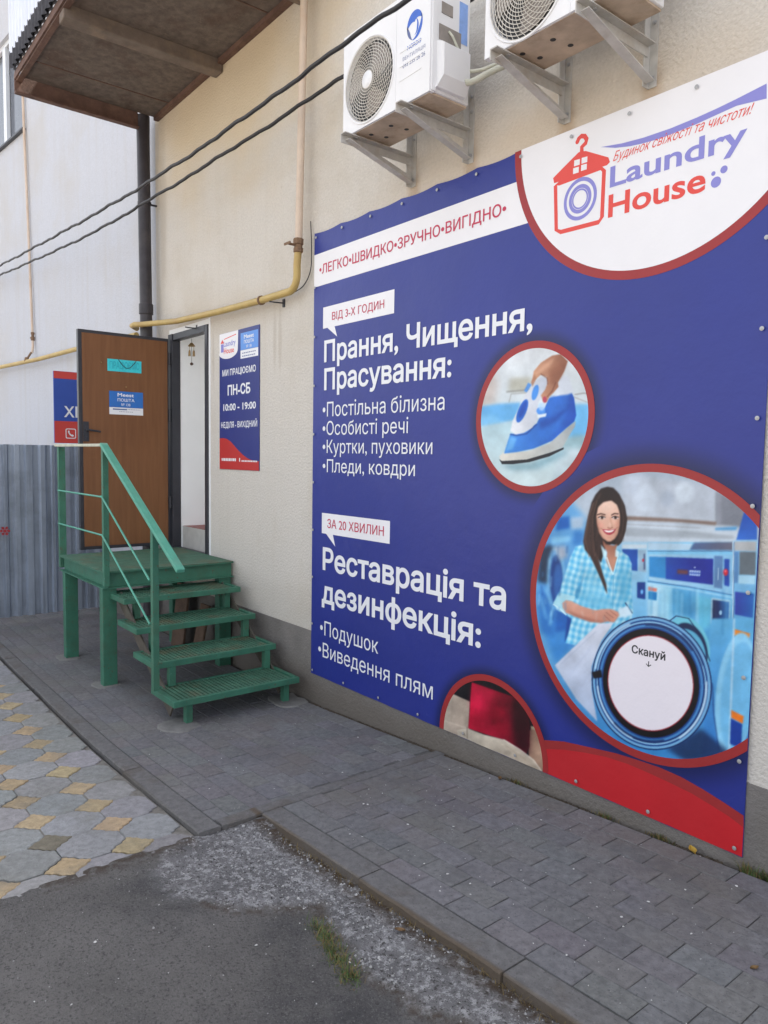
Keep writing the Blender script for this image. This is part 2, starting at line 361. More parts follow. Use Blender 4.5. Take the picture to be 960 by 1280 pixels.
def text_faces(s, bold=0.0, shear=0.0):
    """filled lettering: outlines of the built-in font, widened by bold, overlaps merged (non-zero winding)"""
    from mathutils.geometry import delaunay_2d_cdt
    s=s.replace('\u0406','\u04c0')
    cont=outlines(s,shear)
    area=lambda P:.5*np.sum(P[:,0]*np.roll(P[:,1],-1)-np.roll(P[:,0],-1)*P[:,1])
    if bold:
        k=0
        for ch in s:
            if ch==' ': continue
            if ch not in _nc: _nc[ch]=len(outlines(ch))
            G=cont[k:k+_nc[ch]]
            if not len(G): continue
            sg=np.sign(area(max(G,key=lambda P:abs(area(P)))))
            for q in range(len(G)):
                P=G[q]; d=np.roll(P,-1,0)-P; d/=np.hypot(*d.T)[:,None]; nr=np.c_[d[:,1],-d[:,0]]*sg; m=nr+np.roll(nr,1,0); l=np.maximum((m*m).sum(1)/2,.5)
                cont[k+q]=P+m/l[:,None]*bold
            k+=len(G)
    cont=[P for P in cont if len(P)>2]
    V=[];E_=[]
    for P in cont:
        n0=len(V); V+=[Vector((float(a),float(b))) for a,b in P]; E_+=[(n0+i,n0+(i+1)%len(P)) for i in range(len(P))]
    vo,_,fo,_,_,_=delaunay_2d_cdt(V,E_,[],0,1e-6)
    v=np.array([(p.x,p.y) for p in vo]); f=np.array([list(q) for q in fo]); ctr=v[f].mean(1); w=np.zeros(len(f))
    for P in cont:
        for a,b in zip(P,np.roll(P,-1,0)):
            cr=(b[0]-a[0])*(ctr[:,1]-a[1])-(ctr[:,0]-a[0])*(b[1]-a[1])
            w+=((a[1]<=ctr[:,1])&(b[1]>ctr[:,1])&(cr>0)).astype(int)-((a[1]>ctr[:,1])&(b[1]<=ctr[:,1])&(cr<0)).astype(int)
    return v,f[w!=0].tolist()
def add_text(mb, s, x0, z0, x1, cap, m=0, bold=0.0, shear=0.0, place=None, z1=None):
    """lettering from x0 to x1 on baseline z0 (z1 at its far end), capitals cap high; place maps (x,z) to 3-D"""
    k=(round(bold,3),)
    if k not in _cap:
        vv,_=text_faces('Н',bold); _cap[k]=vv[:,1].max()-vv[:,1].min()
    v,f=text_faces(s,bold,shear)
    a,b=v[:,0].min(),v[:,0].max()
    u=(v[:,0]-a)/(b-a); X=x0+u*(x1-x0); Z=v[:,1]*cap/_cap[k]+z0+(0 if z1 is None else (z1-z0)*u)
    n=len(mb.v)
    for x,z in zip(X,Z): mb.vert(place(x,z))
    for q in f:
        mb.f.append([n+i for i in q]); mb.m.append(m)

# ------------------------------------------------------------------ ground sheet
PATCH=np.array([at(*p,z=.085)[:2] for p in [(205,1062),(190,1090),(225,1125),(290,1142),(345,1136),(396,1135),(408,1168),(436,1205),(446,1228),(505,1262),(560,1290),(700,1370),(900,1500)]]+[[.2,-1.2],[-3.3,-1.2],[-3.12,-1.62]])
def sdist(P, poly):
    d=np.full(len(P),1e9); ins=np.zeros(len(P),bool)
    for i in range(len(poly)):
        a,b=poly[i],poly[(i+1)%len(poly)]; e=b-a; w=P-a; t=np.clip((w@e)/(e@e),0,1); d=np.minimum(d,np.hypot(*(w-t[:,None]*e).T))
        c=((a[1]>P[:,1])!=(b[1]>P[:,1]))
        with np.errstate(all='ignore'): xi=a[0]+(P[:,1]-a[1])/(b[1]-a[1])*(b[0]-a[0])
        ins^=c&(P[:,0]<xi)
    return np.where(ins,d,-d)
def vnoise(x,y,seed=0):
    xi=np.floor(x).astype(int); yi=np.floor(y).astype(int); fx=x-xi; fy=y-yi; fx=fx*fx*(3-2*fx); fy=fy*fy*(3-2*fy)
    def h(a,b): 
        n=(a*374761393+b*668265263+seed*974711)&0x7fffffff; n=((n^(n>>13))*1274126177)&0x7fffffff; return (n%10007)/10007.
    return (h(xi,yi)*(1-fx)+h(xi+1,yi)*fx)*(1-fy)+(h(xi,yi+1)*(1-fx)+h(xi+1,yi+1)*fx)*fy
def fbm(x,y,seed=0,o=4):
    s=0;a=.5
    for i in range(o): s=s+a*vnoise(x*2**i,y*2**i,seed+i); a/=2
    return s
def smooth(e0,e1,x):
    t=np.clip((np.asarray(x)-e0)/(e1-e0),0,1); return t*t*(3-2*t)
def ground_z(X,Y):
    P=np.c_[X,Y]
    sd=sdist(P,PATCH)+.10*(fbm(X*5,Y*5,3)-.47)+.05*(fbm(X*22,Y*22,9)-.47)
    mask=smooth(-.05,.055,sd)*smooth(.22,.44,fbm(X*16,Y*16,17)+.25*smooth(0,.12,sd))
    edge=-3.125+.05*(fbm(X*3,Y*3,5)-.47)+.05*(fbm(X*14,Y*14,6)-.47)
    z=gz(X)-.008-.012*smooth(-1.9,-1.6,Y)*0
    z=z-.036*smooth(-2.2,-1.5,Y)*smooth(-3.1,-2.7,X)          # the hollow in front of the kerb
    z=z+.016*mask*smooth(-3.0,-2.2,X)
    z=z+.016*(fbm(X*5,Y*5,1)-.47)+.009*(fbm(X*24,Y*24,2)-.47)
    z=z-.034*smooth(-.01,.05,edge-X)-.06*smooth(.05,.2,edge-X)                                # under the tiles
    z=z-.14*smooth(-1.22,-1.17,Y)*smooth(-3.13,-3.05,X)-.02*smooth(-1.6,-1.5,Y)*smooth(-3.05,-3.15,X)
    dirt=np.clip(1-np.abs(Y+1.27)/.085,0,1)*(X>-3.1)*1.1+.8*np.clip(1-np.abs(X-edge-.02)/.11,0,1)*(Y<-1.6)*(fbm(X*9,Y*9,12)>.35)+np.clip(1-np.abs(sd)/.04,0,1)*.8*(X>-2.6)
    return z,mask,np.clip(dirt,0,1)
xs=np.unique(np.round(np.r_[-90,-60,-40,-28,-20,-15,-12,np.arange(-10,-3.5,.25),np.arange(-3.5,.6,.022),np.arange(.6,4,.2),5,7,10,15,22,35,60,90],4))
ys=np.unique(np.round(np.r_[-90,-60,-40,-28,-20,-14,-10,-8,-6.5,-5.5,-5,-4.5,np.arange(-4,-3,.1),np.arange(-3,-1.1,.022),-1.0,-.6,-.2,.05,.4,3,8,15,25,45,90],4))
gx,gy=np.meshgrid(xs,ys); gz_,gm,gd=ground_z(gx.ravel(),gy.ravel())
me=bpy.data.meshes.new('ground'); nx,ny=len(xs),len(ys)
idx=np.arange(nx*ny).reshape(ny,nx)
fc=np.stack([idx[:-1,:-1],idx[:-1,1:],idx[1:,1:],idx[1:,:-1]],-1).reshape(-1,4)
me.from_pydata(np.c_[gx.ravel(),gy.ravel(),gz_].tolist(),[],fc.tolist())
ca=me.color_attributes.new('Col','FLOAT_COLOR','POINT'); ca.data.foreach_set('color',np.c_[gm,gd,smooth(-3.6,-4.6,gy.ravel()),gd*0+1].astype(np.float32).ravel())
me.polygons.foreach_set('use_smooth',[True]*len(me.polygons)); me.materials.append(M['ground'])
o=bpy.data.objects.new('ground',me); COL.objects.link(o); o['kind']='structure'

# ------------------------------------------------------------------ pavers, kerbs, tiles
def block(mb, poly, zf, h=.06, ch=.004, m=0):
    """a chamfered stone with outline poly (list of xy, ccw); zf(x,y) its top"""
    c=np.mean(poly,0); n=len(poly)
    ins=[]
    for p in poly:
        d=np.array(p)-c; l=np.hypot(*d); ins.append(c+d*(1-ch*1.6/l))
    top=[mb.vert((*p,zf(*p))) for p in ins]; mid=[mb.vert((*p,zf(*p)-ch)) for p in poly]; bot=[mb.vert((*p,zf(*p)-h)) for p in poly]
    mb.f.append(top); mb.m.append(m)
    for i in range(n):
        j=(i+1)%n
        mb.f.append([mid[i],mid[j],top[j],top[i]]); mb.m.append(m)
        mb.f.append([bot[i],bot[j],mid[j],mid[i]]); mb.m.append(m)
def stone_col(base, sp=.08):
    k=1+random.uniform(-sp,sp); return tuple(float(b*k*(1+random.uniform(-.03,.03))) for b in base)
def plane_jit(j=.002, t=.006):
    a=random.uniform(-j,j); tx=random.uniform(-t,t); ty=random.uniform(-t,t)
    return a,tx,ty
def pave(mb, x0, x1, y0, y1, L_=.196, Wd=.121, base=(.160,.157,.163), lift=0):
    y=y1; r=0
    while y>y0+.02:
        ya=max(y-Wd,y0); x=x0-(L_*(.5*(r%2))+random.uniform(-.012,.012)); 
        while x<x1:
            a,b=max(x,x0),min(x+L_,x1)
            if b-a>.03:
                g=.0016; cx,cy=(a+b)/2,(y+ya)/2; j,tx,ty=plane_jit(.0010,.004); w=[random.uniform(-.0015,.0015) for _ in range(4)]
                mb.col=stone_col(base)
                sag=0.0
                block(mb,[(a+g+w[0],ya+g),(b-g+w[1],ya+g),(b-g+w[2],y-g),(a+g+w[3],y-g)],lambda X,Y:float(gz(X))+lift+sag+j+tx*(X-cx)+ty*(Y-cy),.05,.0028)
            x+=L_
        y=ya; r+=1
XE=-3.10
mb=MB(); pave(mb,-8.9,XE-.085,-1.46,-.045)
n=24
for i in range(n):                      # dusty bed a little below the stones
    xa=-8.9+(XE+8.9)*i/n; xb=-8.9+(XE+8.9)*(i+1)/n
    mb.face([(xa,-1.5,gz(xa)-.0052),(xb,-1.5,gz(xb)-.0052),(xb,-.05,gz(xb)-.0052),(xa,-.05,gz(xa)-.0052)],1)
    mb.face([(xa,-.05,gz(xa)-.02),(xb,-.05,gz(xb)-.02),(xb,.0,gz(xb)-.02),(xa,.0,gz(xa)-.02)],2)
o=mb.build('pavement',[M['paver'],M['paver_bed'],M['dirt']],colors=True); o['kind']='structure'
mb=MB(); pave(mb,XE,2.6,-1.13,-.05,lift=.004)
for i in range(n):
    xa=XE+(2.6-XE)*i/n; xb=XE+(2.6-XE)*(i+1)/n
    mb.face([(xa,-1.14,gz(xa)-.002),(xb,-1.14,gz(xb)-.002),(xb,-.055,gz(xb)-.002),(xa,-.055,gz(xa)-.002)],1)
    mb.face([(xa,-.055,gz(xa)-.018),(xb,-.055,gz(xb)-.018),(xb,.0,gz(xb)-.018),(xa,.0,gz(xa)-.018)],2)
o=mb.build('pavement',[M['paver'],M['paver_bed'],M['dirt']],colors=True); o['kind']='structure'
def kerbs(name, segs):
    mb=MB()
    for (x0,x1,y0,y1,lift) in segs:
        k=max(2,int(max(x1-x0,y1-y0)/.1)); cx,cy=(x0+x1)/2,(y0+y1)/2; j,tx,ty=plane_jit(.003,.004)
        long_x=(x1-x0)>(y1-y0); pts=[]
        if long_x:
            X=np.linspace(x0+.002,x1-.002,k); up=[(x,y0+random.uniform(-.003,.003)) for x in X]; dn=[(x,y1) for x in X[::-1]]
        else:
            Y=np.linspace(y0+.002,y1-.002,k); up=[(x0,y) for y in Y[::-1]]; dn=[(x1+random.uniform(-.003,.003),y) for y in Y]
        zf=lambda X_,Y_:float(gz(X_))+lift+j+tx*(X_-cx)+ty*(Y_-cy)
        for q in range(k-1):
            a,b=up[q],up[q+1]; c,d=dn[k-2-q],dn[k-1-q]
            ic=.004
            def inn(p,o_): 
                v=np.array(o_)-np.array(p); return tuple(np.array(p)+v/np.hypot(*v)*.007)
            ai,di=inn(a,d),inn(d,a); bi,ci=inn(b,c),inn(c,b)
            mb.face([(*ai,zf(*ai)),(*bi,zf(*bi)),(*ci,zf(*ci)),(*di,zf(*di))])
            for p,pi,q_,qi in ((a,ai,b,bi),(c,ci,d,di)):
                mb.face([(*p,zf(*p)-.006),(*q_,zf(*q_)-.006),(*qi,zf(*qi)),(*pi,zf(*pi))])
                mb.face([(*p,zf(*p)-.16),(*q_,zf(*q_)-.16),(*q_,zf(*q_)-.006),(*p,zf(*p)-.006)])
        for (a,b) in ((up[0],dn[-1]),(up[-1],dn[0])):
            mb.face([(*a,zf(*a)-.16),(*b,zf(*b)-.16),(*b,zf(*b)-.001),(*a,zf(*a)-.001)])
    o=mb.build(name,M['kerb'],weld=True,smooth=25); o['kind']='structure'; return o
segs=[]; x=-9.1
while x<-3.15:
    segs.append((x,min(x+1.0,-3.04),-1.565-.012*(x>-4.2),-1.462,.002)); x+=1.0
kerbs('kerb',segs)
kerbs('kerb',[(-3.182,-3.104,-1.458,-.72,.006),(-3.182,-3.104,-.717,-.02,.004)])
segs=[]; x=-3.098
for Lk in (.80,.77,.78,.8,.8,.8,.8): segs.append((x,x+Lk,-1.255+random.uniform(-.006,.006),-1.134,.006)); x+=Lk
kerbs('kerb',segs)
# two-tone tiles: grey octagons and ochre squares with wavy edges
mbt=MB(); sp_x,sp_y=.2865,.281; q=.098
def wave(p0,p1,s,n=8):
    p0=np.array(p0);p1=np.array(p1);d=p1-p0;nn=np.array([-d[1],d[0]])
    return [p0+d*t+nn*(s*(.035*math.sin(2*math.pi*t)+.03*math.sin(6*math.pi*t))) for t in np.linspace(0,1,n,endpoint=False)]
def shrink(poly,g=.0022):
    poly=np.array(poly);c=poly.mean(0);d=poly-c;l=np.hypot(*d.T)[:,None];return (c+d*(1-g/l)).tolist()
BX,BY=-3.218,-1.838
for i in range(-1,24):
    for k in range(-1,16):
        cx,cy=BX-i*sp_x+.012*k*0,BY-k*sp_y+.004*i
        zc=lambda lift,c0,tx,ty:(lambda X,Y:float(gz(X))-.014+.004*math.sin(X*5.1+Y*3.7)+lift+tx*(X-c0[0])+ty*(Y-c0[1]))
        def keep(poly): 
            P=np.array(poly); return P[:,1].max()<-1.585
        # ochre square, corners along the axes
        co=[(cx+q,cy),(cx,cy+q),(cx-q,cy),(cx,cy-q)]
        poly=[]
        for a in range(4): poly+=[tuple(p) for p in wave(co[a],co[(a+1)%4],1)]
        j,tx,ty=plane_jit(.003,.012)
        if keep(poly) and i>=0:
            mbt.col=stone_col((.345,.27,.17),.13) if not (i==1 and k==1) and random.random()>.03 else stone_col((.17,.15,.12),.1)
            block(mbt,shrink(poly),zc(j,(cx,cy),tx,ty),.05,.004)
        # grey octagon between four ochre ones
        ox,oy=cx-sp_x/2,cy-sp_y/2
        hx,hy=sp_x/2,sp_y/2
        cyc=[(ox+hx-q,oy+hy),(ox+hx,oy+hy-q),(ox+hx,oy-hy+q),(ox+hx-q,oy-hy),(ox-hx+q,oy-hy),(ox-hx,oy-hy+q),(ox-hx,oy+hy-q),(ox-hx+q,oy+hy)]
        poly=[]
        for a in range(8):
            p0,p1=cyc[a],cyc[(a+1)%8]
            if a%2==0: poly+=[tuple(p) for p in wave(p0,p1,1)]
            else: poly+=[p0]
        j,tx,ty=plane_jit(.003,.010)
        if ox>-3.0: continue
        poly=[(min(a_,-3.085),b_) for a_,b_ in poly]
        if not keep(poly):
            P=np.array(poly); 
            if P[:,1].min()>-1.60 or P[:,1].mean()>-1.52: continue
            poly=[(a_,min(b_,-1.588)) for a_,b_ in poly]
        mbt.col=stone_col((.245,.243,.247),.13); block(mbt,shrink(poly[::-1]) if False else shrink(poly),zc(j,(ox,oy),tx,ty),.05,.004)
for i in range(20):
    xa=-9.2+6.1*i/20; xb=-9.2+6.1*(i+1)/20
    xb=min(xb,-3.13); mbt.face([(xa,-6.2,gz(xa)-.0225),(xb,-6.2,gz(xb)-.0225),(xb,-1.58,gz(xb)-.0225),(xa,-1.58,gz(xa)-.0225)],1)
o=mbt.build('paving',[M['tile'],M['tile_bed']],colors=True); o['kind']='structure'
# concrete pads under the stair legs
def pad(cx,cy,w,d,h=.008):
    mb=MB(); n=14; pts=[]
    for a in range(n):
        t=2*math.pi*a/n; c,s=math.cos(t),math.sin(t); k=1/max(abs(c),abs(s))**.8; r=random.uniform(.82,1.08)
        pts.append((cx+c*k*w/2*r,cy+s*k*d/2*r))
    block(mb,pts,lambda X,Y:float(gz(X))+h,.04,.006); o=mb.build('ground_pad',M['footing']); o['kind']='structure'
pad(-4.66,-1.0,.30,.26); pad(-4.66,-.15,.34,.26); pad(-6.86,-1.1,.26,.2,.004); pad(-5.87,-1.09,.24,.2,.004)

# ------------------------------------------------------------------ buildings
DX0,DX1,DZ0,DZ1=-7.14,-6.285,.86,2.995
B=thing('building',(-7.5,0,0),'cream plastered building with grey plinth carrying the big blue banner','building')
mb=MB(); xsb=[-7.5,DX0,DX1,5.0]; zsb=[-.4,DZ0,DZ1,7.2]
for i in range(3):
    for k in range(3):
        if (i,k)!=(1,1): mb.face([(xsb[i],0,zsb[k]),(xsb[i+1],0,zsb[k]),(xsb[i+1],0,zsb[k+1]),(xsb[i],0,zsb[k+1])])
mb.face([(DX0,0,DZ0),(DX0,.3,DZ0),(DX0,.3,DZ1),(DX0,0,DZ1)]); mb.face([(DX1,0,DZ0),(DX1,.3,DZ0),(DX1,.3,DZ1),(DX1,0,DZ1)])
mb.face([(DX0,0,DZ1),(DX0,.3,DZ1),(DX1,.3,DZ1),(DX1,0,DZ1)]); mb.face([(DX0,0,DZ0),(DX0,.3,DZ0),(DX1,.3,DZ0),(DX1,0,DZ0)])
BY1=3.6; WX0,WX1,WZ0,WZ1=-7.0,-4.65,1.45,2.93          # rear wall; its opening is added to let sun brighten the lobby
mb.face([(5,0,-.4),(5,BY1,-.4),(5,BY1,7.2),(5,0,7.2)]); mb.face([(-7.5,0,-.4),(-7.5,BY1,-.4),(-7.5,BY1,7.2),(-7.5,0,7.2)])
mb.face([(-7.5,0,7.2),(5,0,7.2),(5,BY1,7.2),(-7.5,BY1,7.2)])
for (xa,xb,za,zb) in ((-7.5,WX0,-.4,7.2),(WX1,5,-.4,7.2),(WX0,WX1,-.4,WZ0),(WX0,WX1,WZ1,7.2)): mb.face([(xa,BY1,za),(xb,BY1,za),(xb,BY1,zb),(xa,BY1,zb)])
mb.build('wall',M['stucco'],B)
mb=MB(); mb.box(-7.5,5,-.007,.02,-.35,.535); mb.build('plinth',M['plinth'],B,bevel=.003)
# the lobby behind the door
mb=MB(); a,b=-7.05,-4.6; LY=BY1-.03
mb.face([(a,.06,DZ0),(a,LY,DZ0),(a,LY,2.98),(a,.06,2.98)],0); mb.face([(b,.31,DZ0),(b,LY,DZ0),(b,LY,2.98),(b,.31,2.98)],0)
for (xa,xb,za,zb) in ((a,WX0,1.11,2.98),(WX1,b,1.11,2.98),(WX0,WX1,1.11,WZ0),(WX0,WX1,WZ1,2.98)): mb.face([(xa,LY,za),(xb,LY,za),(xb,LY,zb),(xa,LY,zb)],0)
mb.face([(a,.06,2.98),(b,.06,2.98),(b,LY,2.98),(a,LY,2.98)],0)
mb.face([(a,.075,DZ0),(b,.075,DZ0),(b,.075,1.11),(a,.075,1.11)],2); mb.face([(a,.075,1.11),(b,.075,1.11),(b,.62,1.11),(a,.62,1.11)],1); mb.face([(a,.62,1.11),(b,.62,1.11),(b,LY,1.11),(a,LY,1.11)],0)  # rear floor made white to spread sun from the added opening
mb.face([(a,.05,DZ0+.002),(DX1,.05,DZ0+.002),(DX1,.075,DZ0+.002),(a,.075,DZ0+.002)],2)
mb.face([(DX1,.31,DZ0),(b,.31,DZ0),(b,.31,2.98),(DX1,.31,2.98)],0)
mb.build('lobby',[M['inside_white'],M['inside_floor'],M['inside_riser']],B)
mb=MB()
mb.box(DX0+.002,DX0+.095,-.03,.055,DZ0,DZ1-.003); mb.box(DX1-.055,DX1-.002,-.02,.055,DZ0,DZ1-.003)
mb.box(DX0+.096,DX1-.056,-.02,.055,DZ1-.065,DZ1-.003); mb.box(DX0+.096,DX1-.056,-.02,.05,DZ0,DZ0+.045)
mb.build('door_frame',M['door_steel'],B,bevel=.004)
mb=MB(); mb.box(DX1-.002,DX1+.03,-.004,.0,DZ0,DZ1+.05); mb.box(DX0-.02,DX1-.0025,-.006,0,DZ1,DZ1+.045); mb.build('door_trim',M['inside_white'],B)
# the leaf stands open square to the wall
dx=-7.075
mb=MB()
mb.box(dx-.05,dx,-.905,-.052,.926,2.945,0); mb.build('door',M['door_steel'],B,bevel=.004)
D=[c for c in B.children if c.name.startswith('door') and 'frame' not in c.name and 'trim' not in c.name][0]
mb=MB(); mb.box(dx+.0005,dx+.004,-.872,-.066,.957,2.915); mb.build('door_panel',M['door_wood'],D)
mb=MB(); mb.box(dx+.0045,dx+.012,-.872,-.822,1.93,2.11); mb.tube([(dx+.012,-.847,2.035),(dx+.05,-.847,2.035),(dx+.056,-.84,2.035),(dx+.056,-.73,2.02)],.0095,8)
mb.lathe((dx+.012,-.847,1.965),(1,0,0),[(.014,0),(.014,.008),(.004,.009)],14); mb.build('door_handle',M['door_steel'],D,smooth=40)
for zz in (2.2,2.75,1.35): MB().lathe((dx+.01,-.045,zz-.06),(0,0,1),[(.012,0),(.012,.12)],12).build('hinge',M['door_steel'],D,smooth=40)
def door_xy(y,z,o=.0085): return (dx+o,y,z)
mb=MB(); mb.box(dx+.0045,dx+.008,-.645,-.325,2.588,2.700,0)
add_text(mb,'ПРАЦЮЄМО',-.625,2.612,-.345,.068,1,.01,place=lambda y,z:door_xy(y,z,.0092),z1=2.618)
mb.build('notice_plate',[M['turquoise'],M['turq_dark']],D)
mb=MB(); mb.tube([(dx+.011,-.545+.17*t,2.700-.075*math.sin(math.pi*t)) for t in np.linspace(0,1,14)],.0028,6); mb.build('string',M['cable'],D)
mb=MB(); mb.box(dx+.0045,dx+.008,-.632,-.312,2.255,2.405,0); mb.box(dx+.0045,dx+.0082,-.632,-.312,2.188,2.254,1)
add_text(mb,'Meest',-.555,2.358,-.40,.034,1,.02,place=door_xy); add_text(mb,'ПОШТА',-.555,2.312,-.395,.028,1,.015,place=door_xy)
add_text(mb,'№ 138',-.52,2.270,-.435,.025,1,.005,place=door_xy)
mb.box(dx+.0083,dx+.0087,-.60,-.465,2.231,2.243,2)
for k,(ya,yb,zz) in enumerate(((-.455,-.34,2.236),(-.54,-.41,2.213))):
    y=ya
    while y<yb:
        w=random.uniform(.008,.02); mb.box(dx+.0083,dx+.0087,y,min(y+w,yb),zz,zz+.006,3); y+=w+.005
mb.build('door_sticker',[mat('post sticker blue',(.03,.16,.52),.4,.06,20),M['text_white'],M['label_grey'],mat('small grey print',(.35,.37,.45),.5,.1,40)],D)
for (y,z) in ((-.70,2.66),(-.472,2.45)): MB().lathe((dx+.004,y,z),(1,0,0),[(.007,0),(.006,.006),(.001,.008)],10).build('nail',M['brass'],D)
# balcony
BZ=5.165; bx0,bx1=-7.485,-4.2; by=-1.30
mb=MB(); mb.box(bx0+.05,bx1,by+.05,-.002,BZ-.01,BZ+.10,0); bal=mb.build('balcony',M['slab_under'],B)
mb=MB(); mb.box(bx0,bx0+.012,by,-.186,5.01,5.18); mb.box(bx0+.0125,bx0+.06,by,-.19,5.01,5.022); mb.box(bx0+.07,bx1,-.05,-.002,5.115,5.154)
mb.box(bx0+.0125,bx1,by,by+.014,5.01+.125,5.20); mb.box(bx0+.0125,bx1,by+.0145,by+.06,5.12,5.13); mb.build('rim',M['rust'],bal)
mb=MB(); 
for k,xx in enumerate((-6.10,-4.75)): MB().bar((xx,by+.02,5.11),(xx+.03,-.003,5.11),.13,.115).build('beam',M['beam'],bal,bevel=.012)
for k in (.42,2.3): MB().bar((bx0+k,by+.065,5.153),(bx0+k+.02,-.055,5.153),.012,.005).build('board_joint',M['rust'],bal)
mb=MB()
def ribs(mb,x0,x1,y,z0,z1,per,dep,m=0,n=6,wave_=False):
    X=np.arange(x0,x1,per/n); prof=[]
    for i,x in enumerate(X):
        t=(i%n)/n
        d=dep*(.5+.5*math.cos(2*math.pi*t)) if wave_ else dep*(1 if t<.34 else 0 if .5<=t<.84 else .5)
        prof.append((x,y-d))
    for (a,b),(c,d) in zip(prof[:-1],prof[1:]): mb.face([(a,b,z0),(c,d,z0),(c,d,z1),(a,b,z1)],m)
ribs(mb,-7.47,bx1,-1.325,5.33,6.4,.11,.014); mb.build('cladding',M['clad'],bal,smooth=30)
mb=MB()
ribs(mb,-7.45,bx1,-1.318,5.20,5.345,.105,.024,0,10,True); ribs(mb,-7.45,bx1,-1.300,5.19,5.335,.105,.012,0,10,True); mb.build('corrugated_edge',M['dark_sheet'],bal,smooth=60)

# neighbouring block, turned a little towards the street
DLx,DLy=-.9958,-.0916
def LP(t,off,z): return (-7.5+DLx*t+.0916*off,.0+DLy*t-.9958*off,z)
NB=thing('neighbouring_building',LP(.0,0,0),'whitewashed building wing with an upper window beside the dark drainpipe','building')
wt0,wt1,wz0,wz1=3.70,5.9,6.17,7.62
mb=MB(); ts=[0.0,wt0,wt1,12]; zs=[-.4,wz0,wz1,9]
for i in range(3):
    for k in range(3):
        if (i,k)!=(1,1): mb.face([LP(ts[i],0,zs[k]),LP(ts[i+1],0,zs[k]),LP(ts[i+1],0,zs[k+1]),LP(ts[i],0,zs[k+1])])
for (t0,t1,za,zb) in ((wt0,wt0,wz0,wz1),(wt1,wt1,wz0,wz1)): mb.face([LP(t0,0,za),LP(t0,-.14,za),LP(t0,-.14,zb),LP(t0,0,zb)])
for zz in (wz0,wz1): mb.face([LP(wt0,0,zz),LP(wt1,0,zz),LP(wt1,-.14,zz),LP(wt0,-.14,zz)])
mb.face([LP(0,0,9),LP(12,0,9),LP(12,-9,9),LP(0,-9,9)]); mb.face([LP(12,0,-.4),LP(12,-9,-.4),LP(12,-9,9),LP(12,0,9)]); mb.face([LP(0,-9,-.4),LP(12,-9,-.4),LP(12,-9,9),LP(0,-9,9)])
mb.build('wall',M['stucco_white'],NB)
mb=MB(); mb.face([LP(.02,.012,-.3),LP(12,.012,-.3),LP(12,.012,.62),LP(.02,.012,.62)]); mb.face([LP(.02,.012,.62),LP(12,.012,.62),LP(12,-.005,.62),LP(.02,-.005,.62)]); mb.build('plinth',M['plinth'],NB)
mb=MB(); mb.face([LP(wt0,-.10,wz0),LP(wt1,-.10,wz0),LP(wt1,-.10,wz1),LP(wt0,-.10,wz1)]); win=mb.build('window',M['glass'],NB)
mb=MB()
def lbar(mb,t0,t1,za,zb,o0,o1):
    c=[LP(t0,o0,za),LP(t1,o0,za),LP(t1,o0,zb),LP(t0,o0,zb),LP(t0,o1,za),LP(t1,o1,za),LP(t1,o1,zb),LP(t0,o1,zb)]
    for f in ((0,1,2,3),(4,5,6,7),(0,1,5,4),(1,2,6,5),(2,3,7,6),(3,0,4,7)): mb.face([c[k] for k in f])
lbar(mb,wt0+.001,wt0+.06,wz0,wz1,-.095,-.05); lbar(mb,wt0+.061,wt1-.061,wz0,wz0+.06,-.095,-.05); lbar(mb,wt0+.061,wt1-.061,wz1-.06,wz1,-.095,-.05); lbar(mb,wt1-.06,wt1-.001,wz0,wz1,-.095,-.05)
lbar(mb,4.56,4.68,wz0+.061,wz1-.061,-.095,-.045); mb.build('window_frame',M['pvc_frame'],win)
mb=MB(); lbar(mb,wt0-.04,wt1+.05,wz0-.03,wz0-.006,-.02,.05); mb.build('window_sill',M['door_steel'],win)

# ------------------------------------------------------------------ fence and the sign over it
FX=-8.65
fe=thing('sheet_fence',(FX,-1.2,0),'grey zinc profiled sheet fence behind the green stairs','fence')
mb=MB(); per=.115; dep=.030; prof=[]
y=-.15
while y>-4.2:
    for (d,w) in ((0,0),(0,.042),(dep,.012),(dep,.045)):
        y-=(w if (d,w)!=(0,0) else .016)*random.choice((.7,1,1,1.35)); prof.append((y+random.uniform(-.003,.003),d))
for (a,d0),(b,d1) in zip(prof[:-1],prof[1:]):
    mb.face([(FX+d0,a,.055),(FX+d1,b,.055),(FX+d1,b,1.9),(FX+d0,a,1.9)])
mb.build('sheet_panel',M['fence'],fe)
mb=MB()
for yy in (-.2,-2.2,-4.1): mb.box(FX-.07,FX-.012,yy-.03,yy+.03,-.1,1.85)
mb.box(FX-.05,FX-.012,-4.1,-.2,1.5,1.54); mb.box(FX-.05,FX-.012,-4.1,-.2,.4,.44); mb.build('post_frame',M['door_steel'],fe)
mb=MB(); cy,cz=-1.222,.985
for k in range(6):
    a=k*math.pi/3; pts=[]
    for j in range(9):
        t=2*math.pi*j/9; pts.append((FX+.032,cy+math.cos(a)*.036+.016*math.cos(t)*random.uniform(.8,1.15),cz+math.sin(a)*.036+.015*math.sin(t)*random.uniform(.8,1.15)))
    mb.face(pts)
pts=[(FX+.033,cy+.018*math.cos(t),cz+.018*math.sin(t)) for t in np.linspace(0,2*math.pi,9)[:-1]]; mb.face(pts); mb.build('painted_mark',M['spray_red'],fe)
sg=thing('advert_sign',(-8.6,-.45,1.93),'blue and red advertising sign half hidden behind the open door','sign')
sx=-8.60
mb=MB(); mb.box(sx-.02,sx,-.715,-.14,1.925,2.705); mb.build('sign_board',M['sign_blue'],sg,bevel=.002)
for za,zb in ((2.625,2.703),(1.927,2.165)): MB().box(sx+.0005,sx+.002,-.713,-.142,za,zb).build('red_band',M['sign_red'],sg)
mb=MB(); pl=lambda y,z:(sx+.003,y,z)
